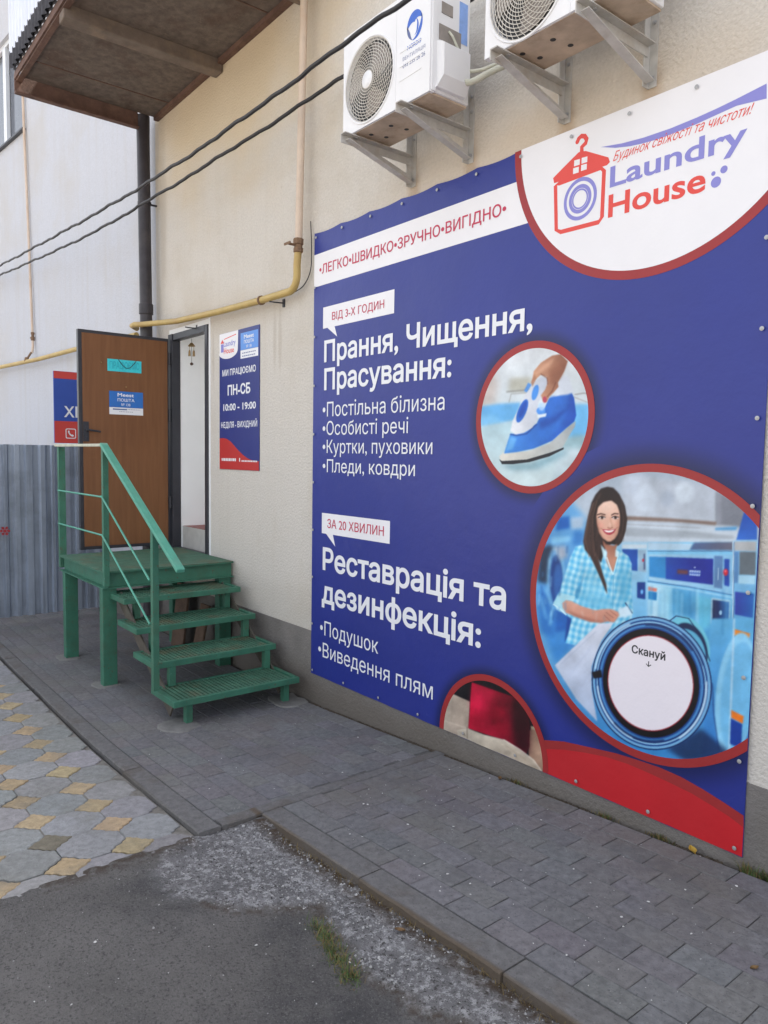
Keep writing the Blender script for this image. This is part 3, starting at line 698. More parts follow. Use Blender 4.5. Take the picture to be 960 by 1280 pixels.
a=[at(*p,x=sx) for p in [(80,521),(93.5,521),(80,507)]]
add_text(mb,'ХІМ',a[0][1],a[0][2],a[0][1]+.285,a[2][2]-a[0][2],0,.02,place=pl)
mb.build('sign_lettering',M['text_white'],sg); mb=MB()
add_text(mb,'ПРИЙОМ',a[0][1]+.14,a[0][2]+.29,a[0][1]+.43,.15,0,.02,place=pl)
mb.build('sign_lettering',M['text_white'],sg); mb=MB()
c=at(88.5,542,x=sx); cy,cz=c[1],c[2]; r=.055
def rrect(cy,cz,r,k=.3,n=6):
    pts=[]
    for q_,(sx_,sz_) in enumerate(((1,1),(-1,1),(-1,-1),(1,-1))):
        for t in np.linspace(0,math.pi/2,n): 
            an=q_*math.pi/2+t; pts.append((cy+sx_*r*(1-k)+r*k*math.cos(an),cz+sz_*r*(1-k)+r*k*math.sin(an)))
    return pts
A_,B_=rrect(cy,cz,r),rrect(cy,cz,r*.84)
for i in range(len(A_)):
    j=(i+1)%len(A_); mb.face([pl(*A_[i]),pl(*A_[j]),pl(*B_[j]),pl(*B_[i])])
hand=[(cy-.030+.0,cz+.030),(cy-.018,cz+.034),(cy-.010,cz+.018),(cy-.016,cz+.010),(cy+.006,cz-.012),(cy+.016,cz-.008),(cy+.032,cz-.020),(cy+.026,cz-.032),(cy+.010,cz-.032),(cy-.014,cz-.014),(cy-.030,cz+.012)]
mb.face([pl(*p) for p in hand]); mb.build('phone_symbol',M['text_white'],sg)

# ------------------------------------------------------------------ stairs
ST=thing('entrance_stairs',(-5.8,-.6,0),'green welded steel entrance stairs with landing and side railing','stairs')
px0,px1,py0,py1=-6.945,-5.775,-1.13,-.02; PZ=.912
mb=MB(); mb.box(px0+.002,px1-.002,py0+.002,py1,PZ-.006,PZ); mb.build('landing_plate',M['green_tread'],ST)
mb=MB()
def channel(mb,p,q,h,fl,inward,z1):
    p=np.array(p);q=np.array(q);iw=np.array(inward)
    for z_,hh in ((z1-.004,.008),(z1-h+.004,.008)):
        c0=p+iw*fl/2; c1=q+iw*fl/2; mb.bar((*c0,z_),(*c1,z_),fl,hh)
    c0=p+iw*(fl-.006);c1=q+iw*(fl-.006); mb.bar((*c0,z1-h/2),(*c1,z1-h/2),.006,h-.017)
zt=PZ-.007
channel(mb,(px0,py0),(px1,py0),.13,.05,(0,1),zt); channel(mb,(px1,py0+.052),(px1,py1),.13,.05,(-1,0),zt); channel(mb,(px0,py0+.052),(px0,py1),.13,.05,(1,0),zt)
mb.build('landing_frame',M['green'],ST)
for (x,y) in ((px0+.085,py0+.065),(px1-.085,py0+.065),(px0+.085,-.08),(px1-.085,-.08)):
    mb=MB(); mb.box(x-.052,x-.024,y-.05,y+.05,-.02,zt-.131); mb.box(x-.0235,x+.052,y-.058,y+.052,-.02,zt-.1311); mb.build('leg',M['green'],ST,bevel=.005)
treads=[(-4.585,.195),(-4.925,.375),(-5.25,.555),(-5.50,.735)]
for i,(xf,z) in enumerate(treads):
    mb=MB(); xb=xf-.40; y0,y1=-1.065,-.095
    # edge frame and grating inside it
    mb.bar((xf-.016,y0,z-.02),(xf-.016,y1,z-.02),.03,.042); mb.bar((xb+.016,y0,z-.02),(xb+.016,y1,z-.02),.03,.042)
    mb.bar((xb+.032,y0+.015,z-.02),(xf-.032,y0+.015,z-.02),.03,.042); mb.bar((xb+.032,y1-.015,z-.02),(xf-.032,y1-.015,z-.02),.03,.042)
    t=mb.build('tread',M['green'],ST,bevel=.003)
    mb=MB(); yy=y0+.034
    while yy<y1-.04:
        mb.bar((xb+.033,yy,z-.006),(xf-.033,yy,z-.006),.019,.008); yy+=.031
    mb.box(xb+.033,xf-.033,y0+.032,y1-.032,z-.020,z-.013); mb.build('grating',M['green_tread'],t)
    zb=0.0 if i==0 else treads[i-1][1]+.001
    for yy in (-.93,-.17):
        xq=xf-.085 if i==0 else treads[i-1][0]-.40+.035
        if i==0: zb=float(gz(xq))
        mb=MB(); mb.box(xq-.024,xq+.024,yy-.024,yy+.024,zb,z-.042); mb.build('post',M['green'],t,bevel=.003)
for yy in (-.99,-.125):
    mb=MB(); mb.bar((-4.80,yy,.06),(-5.80,yy,.70),.012,.10); mb.build('stringer',M['stringer'],ST)
ry=-1.105
for x,z0,z1 in ((-7.03+.02,PZ+.0,1.872),(-5.775,.80,1.872),(-4.80,.23,1.335)):
    mb=MB(); 
    if x<-6.9: mb.angle((x,ry,z0-.12),(x,ry,z1),.05,.006,(0,-1,0))
    else: mb.bar((x,ry,z0),(x,ry,z1),.042,.042,(0,1,0))
    mb.build('railing_post',M['green'],ST,bevel=.002)
mb=MB(); mb.bar((-7.06,ry,1.886),(-5.775,ry,1.886),.045,.022); mb.build('top_rail',M['cream_rail'],ST,bevel=.004)
mb=MB(); mb.bar((-5.80,ry-.001,1.893),(-4.372,ry-.001,1.10),.055,.026); mb.build('handrail',M['green_pale'],ST,bevel=.005)
for zz,z2 in ((1.487,.98),(1.19,.682)):
    mb=MB(); mb.tube([(-7.03,ry-.004,zz-.002),(-5.80,ry-.006,zz)],.0075,8); mb.tube([(-5.79,ry-.024,zz+.01),(-4.83,ry-.024,z2)],.0075,8); mb.build('railing_rod',M['green_pale'],ST,smooth=50)
# boards leaning under the landing
for i,(x,y,w,h,tilt,lab) in enumerate(((-6.62,-.17,.26,.60,.07,'wider old brown board leaning on the wall under the landing'),(-6.15,-.2,.17,.48,.10,'narrow old brown board leaning on the wall beneath the upper step'))):
    mb=MB(); mb.bar((x,y,0.002),(x,y+tilt,h),w,.022,(0,-1,0)); o=mb.build('wooden_board',M['plank'],bevel=.004); tag(o,lab,'board')

# ------------------------------------------------------------------ pipes
mb=MB(); dpx,dpy=-7.455,-.125
dp=thing('drainpipe',(dpx,dpy,0),'dark round drainpipe running down from the balcony corner','pipe')
mb.tube([(dpx-.045,dpy,5.16),(dpx-.04,dpy,4.9),(dpx,dpy,3.15),(dpx+.02,dpy,.02)],[.066,.062,.060,.060],16); mb.build('pipe',M['black_pipe'],dp,smooth=40)
for z in (3.22,1.2): MB().lathe((dpx,dpy,z),(0,0,1),[(.066,0),(.07,.004),(.07,.10),(.066,.104)],20).build('socket',M['black_pipe'],dp,smooth=40)
for z in (4.3,2.2):
    mb=MB(); mb.lathe((dpx-.02,dpy,z),(0,0,1),[(.066,0),(.067,.002),(.067,.025),(.066,.027)],20); mb.box(dpx-.03,dpx-.01,dpy+.05,.0,z+.005,z+.02); mb.build('clamp',M['black_pipe'],dp)
gp=thing('gas_pipe',(-4.64,-.08,3.0),'yellow gas pipe turning from the wall down over the door','pipe')
gy=-.085; rad=.027
mb=MB(); pts=[(-4.66,gy,3.30)]+[(-4.675,gy,3.20)]
for t in np.linspace(0,math.pi/2,7): pts.append((-4.775+.10*math.cos(t),gy,3.125-.10*math.sin(t)))
pts+=[(-5.2,gy,3.025),(-5.9,gy,3.04),(-6.8,gy,3.075),(-7.38,gy-.11,3.105),(-7.47,gy-.15,3.11),(-7.56,gy-.145,3.11),(-7.63,gy-.07,3.10)]
mb.tube(pts,rad,14); mb.build('lower_pipe',M['gas_yellow'],gp,smooth=50)
mb=MB(); mb.tube([(-4.60,gy,7.15),(-4.605,gy,5),(-4.655,gy,3.36)],.0265,14); mb.build('upper_pipe',M['gas_pink'],gp,smooth=50)
mb=MB(); mb.lathe((-4.659,gy,3.28),(0,0,1),[(.03,0),(.036,.004),(.036,.03),(.031,.034),(.031,.055),(.038,.058),(.038,.095),(.03,.10)],8); mb.tube([(-4.66,gy-.03,3.33),(-4.66,gy-.085,3.33)],.009,8); mb.box(-4.70,-4.62,gy-.095,gy-.087,3.322,3.338)
MB().lathe((-5.18,gy,3.025),(-1,0,0),[(.028,0),(.036,.002),(.036,.02),(.028,.022)],16).build('collar',M['fitting'],gp,smooth=30); mb.build('valve',M['fitting'],gp,smooth=30)
for x in (-5.06,-6.6):
    mb=MB(); mb.tube([(x,gy,2.996),(x+.05,gy,2.985),(x+.07,0,2.985)],.006,6); mb.box(x+.055,x+.085,-.008,0,2.955,3.015); mb.build('pipe_hook',M['door_steel'],gp)
g2=thing('gas_pipe',LP(3,.1,3.04),'yellow gas pipe along the white wall behind the open door','pipe')
mb=MB(); mb.tube([LP(.2,.12,3.045),LP(1.8,.12,3.043),LP(3.0,.12,3.028),LP(4.55,.12,3.04),LP(11,.12,3.05)],.028,12); mb.build('pipe',M['gas_yellow'],g2,smooth=50)
mb=MB(); mb.tube([LP(3.44,.12,3.06),LP(3.44,.06,3.16)],.014,8); mb.lathe(LP(3.44,.12,3.03),(0,0,1),[(.03,0),(.033,.01),(.025,.05),(.018,.06)],10); mb.build('tee_fitting',M['fitting'],g2,smooth=40)
tp=thing('thin_riser_pipe',LP(3.5,.03,3.1),'thin faded pipe rising up the white wall to the window','pipe')
mb=MB(); mb.tube([LP(3.44,.05,3.15),LP(3.445,.035,3.25),LP(3.54,.03,4.665),LP(3.63,.03,6.0),LP(3.66,.03,6.6),LP(3.66,.03,8.9)],.0165,8); mb.build('pipe',M['gas_pink'],tp,smooth=50)
mb=MB(); mb.lathe(LP(3.452,.034,3.32),(0,0,1),[(.018,0),(.026,.004),(.026,.05),(.018,.054),(.018,.08),(.024,.083),(.024,.11),(.017,.113)],8); mb.box(*[LP(3.5,0,0)[0]-.05,LP(3.5,0,0)[0]-.04],LP(3.5,.03,0)[1]-.01,LP(3.5,.03,0)[1]+.0,3.36,3.375); mb.build('valve',M['fitting'],tp)

# ------------------------------------------------------------------ overhead cables
def sag_cable(P, r, seed):
    rr=np.random.default_rng(seed); P=[np.array(p,float) for p in P]; out=[]
    d=[0]
    for a,b in zip(P[:-1],P[1:]): d.append(d[-1]+np.linalg.norm(b-a))
    T=np.linspace(0,d[-1],260); C=np.array(P)
    # smooth interpolation
    for t in T:
        i=min(max(np.searchsorted(d,t)-1,0),len(P)-2); u=(t-d[i])/(d[i+1]-d[i])
        p0=C[max(i-1,0)];p1=C[i];p2=C[i+1];p3=C[min(i+2,len(P)-1)]
        q_=.5*((2*p1)+(-p0+p2)*u+(2*p0-5*p1+4*p2-p3)*u*u+(-p0+3*p1-3*p2+p3)*u**3)
        out.append(q_+np.r_[0,0,.004*math.sin(t*5.1+seed)+.004*math.sin(t*13.3+seed*2)+.002*math.sin(t*31+seed)])
    return out
CY=-.78
p1=[at(*p,y=CY-.0) for p in [(-60,362),(0,332),(100,278),(190,225),(300,151),(405,73),(512,-3),(640,-98)]]
p2=[at(*p,y=yy) for p,yy in zip([(-60,370),(0,344),(100,299),(190,248),(300,180),(428,97),(500,50),(585,2),(700,-75)],(-.62,-.55,-.45,-.38,-.28,-.13,-.10,-.09,-.08))]
for pts,lab,sd_,rad_ in ((p1,'upper black overhead cable passing in front of the air conditioner',1,.0115),(p2,'lower black overhead cable that passes behind the air conditioner',2,.0125)):
    o=MB().tube(sag_cable(pts,.013,sd_),rad_,8).build('overhead_cable',M['cable'],smooth=60); tag(o,lab,'cable','black cables strung along the wall')
o=MB().tube(sag_cable([(-4.60,-.02,3.5),(-4.585,-.02,3.3),(-4.60,-.02,3.15),(-4.66,-.04,3.05),(-4.75,-.05,3.02)],.004,4),.0035,6).build('thin_wire',M['cable'],smooth=60); tag(o,'thin dark wire curling beside the gas pipe bend','wire')

# ------------------------------------------------------------------ air conditioners and their brackets
AZ=3.634
def bracket(x,lab):
    b=thing('wall_bracket',(x,0,AZ-.03),lab,'bracket','steel brackets carrying the air conditioners')
    zt=AZ-.012
    mb=MB(); mb.bar((x,-.003,3.45),(x,-.003,zt+.24),.042,.005,(0,-1,0)); mb.bar((x-.0185,-.0265,3.45),(x-.0185,-.0265,zt+.24),.005,.041,(0,-1,0)); mb.build('upright',M['steel'],b)
    mb=MB(); mb.bar((x+.006,-.03,zt-.003),(x+.006,-.53,zt-.003),.042,.005); mb.bar((x-.0125,-.03,zt-.027),(x-.0125,-.53,zt-.027),.005,.042); mb.build('arm',M['steel'],b)
    mb=MB(); mb.bar((x+.006,-.03,3.465),(x+.006,-.50,zt-.03),.042,.005,(0,0,1)); 
    mb.bar((x-.0125,-.012,3.490),(x-.0125,-.492,zt-.008),.0045,.042,(0,0,1)); mb.build('diagonal_brace',M['steel'],b)
    MB().lathe((x+.008,-.44,zt),(0,0,1),[(.010,-.012),(.010,-.004),(.004,-.003),(.004,.022)],8).build('bolt',M['screw'],b)
    for z in (3.49,3.72,3.80): MB().lathe((x+.004,-.006,z),(0,-1,0),[(.009,0),(.008,.006),(.002,.008)],8).build('bolt',M['screw'],b)
    return b
for x,lab in ((-3.50,'left steel bracket under the nearer-to-door air conditioner'),(-3.02,'right steel bracket under the nearer-to-door air conditioner'),(-2.37,'left steel bracket under the air conditioner over the white logo'),(-1.915,'right steel bracket under the air conditioner over the white logo')): bracket(x,lab)
def ac_unit(x0,x1,fcx,fcz,lab,label_=True):
    y0,y1,z0,z1=-.45,-.185,AZ,AZ+.545
    a=thing('air_conditioner',((x0+x1)/2,-.32,z0),lab,'air conditioner','outdoor air conditioner units')
    mb=MB(); n=48; r=.212; yf=y0
    # front plate with a round opening: ring of quads out to a square
    mb.box(x0,x1,y0+.012,y1,z0+.012,z1); body=mb.build('casing',M['ac_white'],a,bevel=.008)
    mb=MB(); ring=[];sq=[]
    hx0,hx1,hz0,hz1=x0-.003,x1+.003,z0+.004,z1+.003
    for k in range(n):
        t=2*math.pi*k/n; c,s=math.cos(t),math.sin(t); ring.append((fcx+r*c,fcz+r*s))
        kx=((hx1-fcx)/c if c>1e-6 else (hx0-fcx)/c if c<-1e-6 else 1e9); kz=((hz1-fcz)/s if s>1e-6 else (hz0-fcz)/s if s<-1e-6 else 1e9)
        kk=min(kx,kz); sq.append((fcx+kk*c,fcz+kk*s))
    for (cx_,cz_) in ((hx0,hz0),(hx1,hz0),(hx1,hz1),(hx0,hz1)):   # snap the nearest outline point to each corner
        i=min(range(n),key=lambda q_:(sq[q_][0]-cx_)**2+(sq[q_][1]-cz_)**2); sq[i]=(cx_,cz_)
    for k in range(n):
        j=(k+1)%n
        mb.face([(sq[k][0],yf-.01,sq[k][1]),(sq[j][0],yf-.01,sq[j][1]),(ring[j][0],yf-.01,ring[j][1]),(ring[k][0],yf-.01,ring[k][1])])
        mb.face([(ring[k][0],yf-.01,ring[k][1]),(ring[j][0],yf-.01,ring[j][1]),(fcx+(ring[j][0]-fcx)*.96,yf+.010,fcz+(ring[j][1]-fcz)*.96),(fcx+(ring[k][0]-fcx)*.96,yf+.010,fcz+(ring[k][1]-fcz)*.96)])
        mb.face([(sq[k][0],yf-.01,sq[k][1]),(sq[j][0],yf-.01,sq[j][1]),(sq[j][0],yf+.022,sq[j][1]),(sq[k][0],yf+.022,sq[k][1])])
    for k in range(n):   # raised lip
        j=(k+1)%n
        for (ra,ya,rb,yb) in ((1.0,-.0102,1.02,-.016),(1.02,-.016,1.045,-.016),(1.045,-.016,1.06,-.0102)):
            mb.face([(fcx+r*ra*math.cos(2*math.pi*k/n),yf+ya,fcz+r*ra*math.sin(2*math.pi*k/n)),(fcx+r*ra*math.cos(2*math.pi*j/n),yf+ya,fcz+r*ra*math.sin(2*math.pi*j/n)),(fcx+r*rb*math.cos(2*math.pi*j/n),yf+yb,fcz+r*rb*math.sin(2*math.pi*j/n)),(fcx+r*rb*math.cos(2*math.pi*k/n),yf+yb,fcz+r*rb*math.sin(2*math.pi*k/n))])
    px_=fcx+.235
    for zz in (.13,.20,.27): mb.bar((px_+.03,yf-.0112,z0+zz),(x1-.06,yf-.0112,z0+zz+.005),.002,.004)
    mb.bar((px_,yf-.0112,z0+.01),(px_,yf-.0112,z1-.01),.004,.0025,(0,-1,0))
    mb.build('front_panel',M['ac_white'],a,weld=False)
    mb=MB(); mb.lathe((fcx,yf+.0113,fcz),(0,-1,0),[(r*.97,0),(r*.97,.0006)],48); cav=mb.build('fan_cavity',M['ac_dark'],a)
    mb=MB()
    for b_ in range(3):
        for q_ in range(9):
            t0=b_*2.094+q_*.13; t1=t0+.13; r0,r1=.05,.185*(1-.03*abs(q_-4)/4)
            y_=lambda t:yf+.009-.012*((t-b_*2.094)/1.17)
            mb.face([(fcx+r0*math.cos(t0),y_(t0),fcz+r0*math.sin(t0)),(fcx+r1*math.cos(t0+.25),y_(t0),fcz+r1*math.sin(t0+.25)),(fcx+r1*math.cos(t1+.25),y_(t1),fcz+r1*math.sin(t1+.25)),(fcx+r0*math.cos(t1),y_(t1),fcz+r0*math.sin(t1))])
    mb.build('fan_blades',M['ac_grey'],a)
    mb=MB()
    for q_ in range(12):
        rr=.045+(r-.047)*q_/11; mb.tube([(fcx+rr*math.cos(t),yf-.010-.010*(1-(rr/r)**2),fcz+rr*math.sin(t)) for t in np.linspace(0,2*math.pi,49)],.0019,4,cap=False)
    for q_ in range(36):
        t0=q_*2*math.pi/36; pts=[]
        for u in np.linspace(0,1,8):
            rr=.042+(r-.042)*u; t=t0+.9*u; pts.append((fcx+rr*math.cos(t),yf-.0085-.010*(1-(rr/r)**2),fcz+rr*math.sin(t)))
        mb.tube(pts,.0015,4,cap=False)
    gr=mb.build('fan_grille',M['wire'],a)
    mb=MB(); mb.lathe((fcx,yf-.017,fcz),(0,-1,0),[(.046,-.004),(.046,.002),(.038,.008),(.0,.009)],28); mb.build('hub_cap',M['ac_white'],gr,smooth=40)
    mb=MB(); mb.box(x0+.015,x1-.012,y0+.004,y1-.004,z0+.002,z0+.0115)
    mb.build('base_plate',M['ac_under'],a)
    for (u,v) in ((.2,.3),(.24,.62),(.42,.35),(.45,.7),(.7,.4)):
        MB().lathe((x0+(x1-x0)*u,y0+(y1-y0)*v,z0+.0015),(0,0,-1),[(.013,0),(.013,.001)],12).build('drain_hole',M['ac_dark'],a)
    # right-hand service side
    xs_=x1
    mb=MB(); yc0,yc1=-.425,-.225
    prof=[(0,.255),(.030,.25),(.048,.235),(.048,.085),(.020,.03),(0,.028)]
    for (p_,q_) in zip(prof[:-1],prof[1:]): mb.face([(xs_+p_[0],yc0+.02*(p_[0]>.02),z0+p_[1]),(xs_+q_[0],yc0+.02*(q_[0]>.02),z0+q_[1]),(xs_+q_[0],yc1,z0+q_[1]),(xs_+p_[0],yc1,z0+p_[1])])
    mb.face([(xs_+p_[0],yc0+.02*(p_[0]>.02),z0+p_[1]) for p_ in prof]); mb.face([(xs_+p_[0],yc1,z0+p_[1]) for p_ in prof])
    mb.build('valve_cover',M['ac_white'],a)
    MB().box(xs_+.0006,xs_+.003,-.40,-.25,z0+.27,z0+.345).build('cable_recess',M['ac_grey'],a); MB().box(xs_+.0006,xs_+.003,-.385,-.31,z0+.40,z0+.455).build('hand_hold',M['ac_grey'],a)
    mb=MB(); mb.box(xs_+.0006,xs_+.0022,-.262,-.205,z0+.30,z0+.50); mb.build('rating_label',M['label_sky'],a)
    mb=MB(); mb.box(xs_+.0005,xs_+.010,y0+.0,y0+.03,z0+.01,z1-.01); mb.build('corner_trim',M['ac_white'],a,bevel=.003)
    mb=MB(); mb.tube([(xs_+.004,-.335,z0+.325),(xs_+.02,-.325,z0+.30),(xs_+.018,-.29,z0+.262),(xs_+.02,-.27,z0+.24)],.006,7); mb.build('mains_cable',M['hose'],a)
    if label_:
        mb=MB(); pl=lambda x,z:(x,yf-.0106,z)
        cx_,cz_=x1-.115,z0+.365
        def blob(c,rx,rz,t0,t1,w,m=0,n_=18):
            T=np.linspace(t0,t1,n_)
            for ta,tb in zip(T[:-1],T[1:]):
                wa=w*math.sin(math.pi*(ta-t0)/(t1-t0))+.001; wb=w*math.sin(math.pi*(tb-t0)/(t1-t0))+.001
                mb.face([pl(c[0]+rx*math.cos(ta),c[1]+rz*math.sin(ta)),pl(c[0]+rx*math.cos(tb),c[1]+rz*math.sin(tb)),pl(c[0]+(rx-wb)*math.cos(tb),c[1]+(rz-wb)*math.sin(tb)),pl(c[0]+(rx-wa)*math.cos(ta),c[1]+(rz-wa)*math.sin(ta))],m)
        blob((cx_,cz_),.060,.070,.2,3.3,.055); blob((cx_,cz_),.060,.072,-1.9,.55,.022); blob((cx_,cz_),.060,.070,2.9,4.4,.018,1); blob((cx_,cz_-.01),.03,.04,-1.6,1.2,.012)
        add_text(mb,'NORDIS',cx_-.055,z0+.262,cx_+.05,.022,0,.01,place=pl)
        add_text(mb,'ВЕНТИЛЯЦІЯ',x1-.205,z0+.222,x1-.032,.018,1,.0,place=pl); add_text(mb,'093 235 26 26',x1-.205,z0+.186,x1-.032,.022,1,.005,place=pl)
        mb.build('front_label',[M['label_blue'],M['label_grey']],a)
    return a
ac_unit(-3.587,-2.862,-3.357,3.872,'white outdoor air conditioner with blue company label nearer the door')
ac_unit(-2.482,-1.757,-2.246,3.852,'white outdoor air conditioner cut by the top edge above the white logo',False)
def hose(pts,r,lab):
    o=MB().tube(sag_cable(pts,r,3),r,10).build('insulated_hose',M['hose'],smooth=60); tag(o,lab,'hose','insulated hoses of the air conditioners')
hose([(-2.83,-.255,AZ+.10),(-2.79,-.22,AZ+.10),(-2.68,-.10,AZ+.18),(-2.60,-.03,AZ+.255),(-2.57,.01,AZ+.27)],.016,'thicker pale hose curving from the air conditioner to the wall')
hose([(-2.83,-.235,AZ+.155),(-2.77,-.16,AZ+.17),(-2.68,-.06,AZ+.225),(-2.60,.01,AZ+.28)],.009,'thin upper pale hose between air conditioner and wall')
o=MB().tube([(-2.585,-.03,AZ+.205),(-2.60,-.04,AZ+.17),(-2.605,-.03,AZ+.12)],[.02,.026,.022],10).build('taped_pipe_end',M['rubber_brown'],smooth=50); tag(o,'brown taped pipe stub on the wall below the hoses','pipe end')

# ------------------------------------------------------------------ the big banner
BX0,BX1,BZ0,BZ1=-4.558,-1.352,.222,3.405
BN=thing('banner',((BX0+BX1)/2,-.01,BZ0),'huge blue laundry advertising banner screwed to the cream wall','banner')
LAY=lambda k:-.0138-.00045*k
def wv(x,z,k): return (x,LAY(k),z)
mb=MB(); 
# sheet: edges bowed slightly between the screws
nn=80; TOP=[]; 
for i in range(nn+1):
    x=BX0+(BX1-BX0)*i/nn; TOP.append((x,-.0135,BZ1-(.011*abs(math.sin(math.pi*i/8.)) if x<-2.66 else 0)))
BOT=[(BX0+(BX1-BX0)*i/nn,-.0135,BZ0+.002*abs(math.sin(math.pi*i/8.))) for i in range(nn+1)]
for i in range(nn): mb.face([BOT[i],BOT[i+1],TOP[i+1],TOP[i]])
for i in range(nn):
    a,b=TOP[i],TOP[i+1]; mb.face([a,b,(b[0],-.008,b[2]),(a[0],-.008,a[2])]); a,b=BOT[i],BOT[i+1]; mb.face([a,b,(b[0],-.008,b[2]),(a[0],-.008,a[2])])
mb.face([(BX0,-.0135,BZ0),(BX0,-.0135,BZ1),(BX0,-.008,BZ1),(BX0,-.008,BZ0)]); mb.face([(BX1,-.0135,BZ0),(BX1,-.0135,BZ1),(BX1,-.008,BZ1),(BX1,-.008,BZ0)])
mb.build('sheet',M['blue_pvc'],BN)
def poly_wall(mb,pts,k,m=0):
    """concave outlines are triangulated"""
    from mathutils.geometry import tessellate_polygon
    vs=[Vector((p[0],p[1],0)) for p in pts]; n0=len(mb.v)
    for p in pts: mb.vert(wv(p[0],p[1],k))
    for t in tessellate_polygon([vs]): mb.f.append([n0+i for i in t]); mb.m.append(m)
def clip(pts,x0=BX0+.001,x1=BX1-.0003,z0=BZ0+.0028,z1=BZ1-.0115):
    def cut(P,ins,itx):
        o=[]
        for i in range(len(P)):
            a,b=P[i-1],P[i]; ia,ib=ins(a),ins(b)
            if ia!=ib: o.append(itx(a,b))
            if ib: o.append(b)
        return o
    def ix(X): return lambda a,b:(X,a[1]+(b[1]-a[1])*(X-a[0])/(b[0]-a[0]))
    def iz(Z): return lambda a,b:(a[0]+(b[0]-a[0])*(Z-a[1])/(b[1]-a[1]),Z)
    P=cut(pts,lambda p:p[0]>=x0,ix(x0)); P=cut(P,lambda p:p[0]<=x1,ix(x1)); P=cut(P,lambda p:p[1]>=z0,iz(z0)); return cut(P,lambda p:p[1]<=z1,iz(z1))
def ell(cx,cz,rx,rz,n=128): return [(cx+rx*math.cos(2*math.pi*i/n),cz+rz*math.sin(2*math.pi*i/n)) for i in range(n)]
# white stripe
s=[wp(395.6,318),wp(663,225),wp(663,280.5),wp(395,359)]
zs1=(s[0][1]+s[1][1])/2; zs0=(s[2][1]+s[3][1])/2
mb=MB(); poly_wall(mb,[(BX0+.001,zs0),(-2.58,zs0),(-2.58,zs1),(BX0+.001,zs1)],1); mb.build('white_stripe',M['white_pvc'],BN)
# logo field
mb=MB(); E1=clip(ell(-1.9,3.40,.785,.762),z1=BZ1-.0004); E2=clip(ell(-1.9,3.40,.742,.722),z1=BZ1-.0004)
poly_wall(mb,E1,2,0); poly_wall(mb,E2,3,1); mb.build('logo_field',[M['red_pvc'],M['white_pvc']],BN)
# red swoosh at the foot
mb=MB(); c=lambda x,y:wp(640+x/3,740+y/3)
sw=[(128,553),(200,558),(300,580),(400,603),(480,628),(560,655),(640,690),(720,735),(800,785),(875,835)]
poly_wall(mb,clip([c(*p) for p in sw]+[c(875,1010),c(130,690)]),1.3,0)
sw2=[(128,586),(200,589),(280,600),(360,616),(440,642),(520,676),(600,713),(680,752),(760,800),(820,838),(875,880)]
poly_wall(mb,clip([c(*p) for p in sw2]+[c(875,1012),c(130,690)]),2.2,1); mb.build('red_swoosh',[M['red_pvc'],M['bright_red']],BN)

def halo(cx,cz,r0,r1,k):
    # the design's own soft dark shadow round each picture, printed on the sheet
    mb=MB(); T=np.linspace(0,2*math.pi,97); R=np.linspace(r0,r1,9)
    c0=np.array((.008,.013,.085)); c1=np.array((.0188,.0305,.232))
    for ra,rb in zip(R[:-1],R[1:]):
        for ta,tb in zip(T[:-1],T[1:]):
            q_=[(cx+ra*math.cos(ta),cz+ra*math.sin(ta)),(cx+rb*math.cos(ta),cz+rb*math.sin(ta)),(cx+rb*math.cos(tb),cz+rb*math.sin(tb)),(cx+ra*math.cos(tb),cz+ra*math.sin(tb))]
            q_=clip(q_); ids=[]
            if len(q_)<3: continue
            for (x,z) in q_:
                u=min(max((math.hypot(x-cx,z-cz)-r0)/(r1-r0),0),1); u=u*u*(3-2*u); mb.col=tuple(c0*(1-u)+c1*u); ids.append(mb.vert(wv(x,z,k)))
            mb.f.append(ids); mb.m.append(0)
    return mb.build('printed_shadow',M['print_blue'],BN,colors=True)
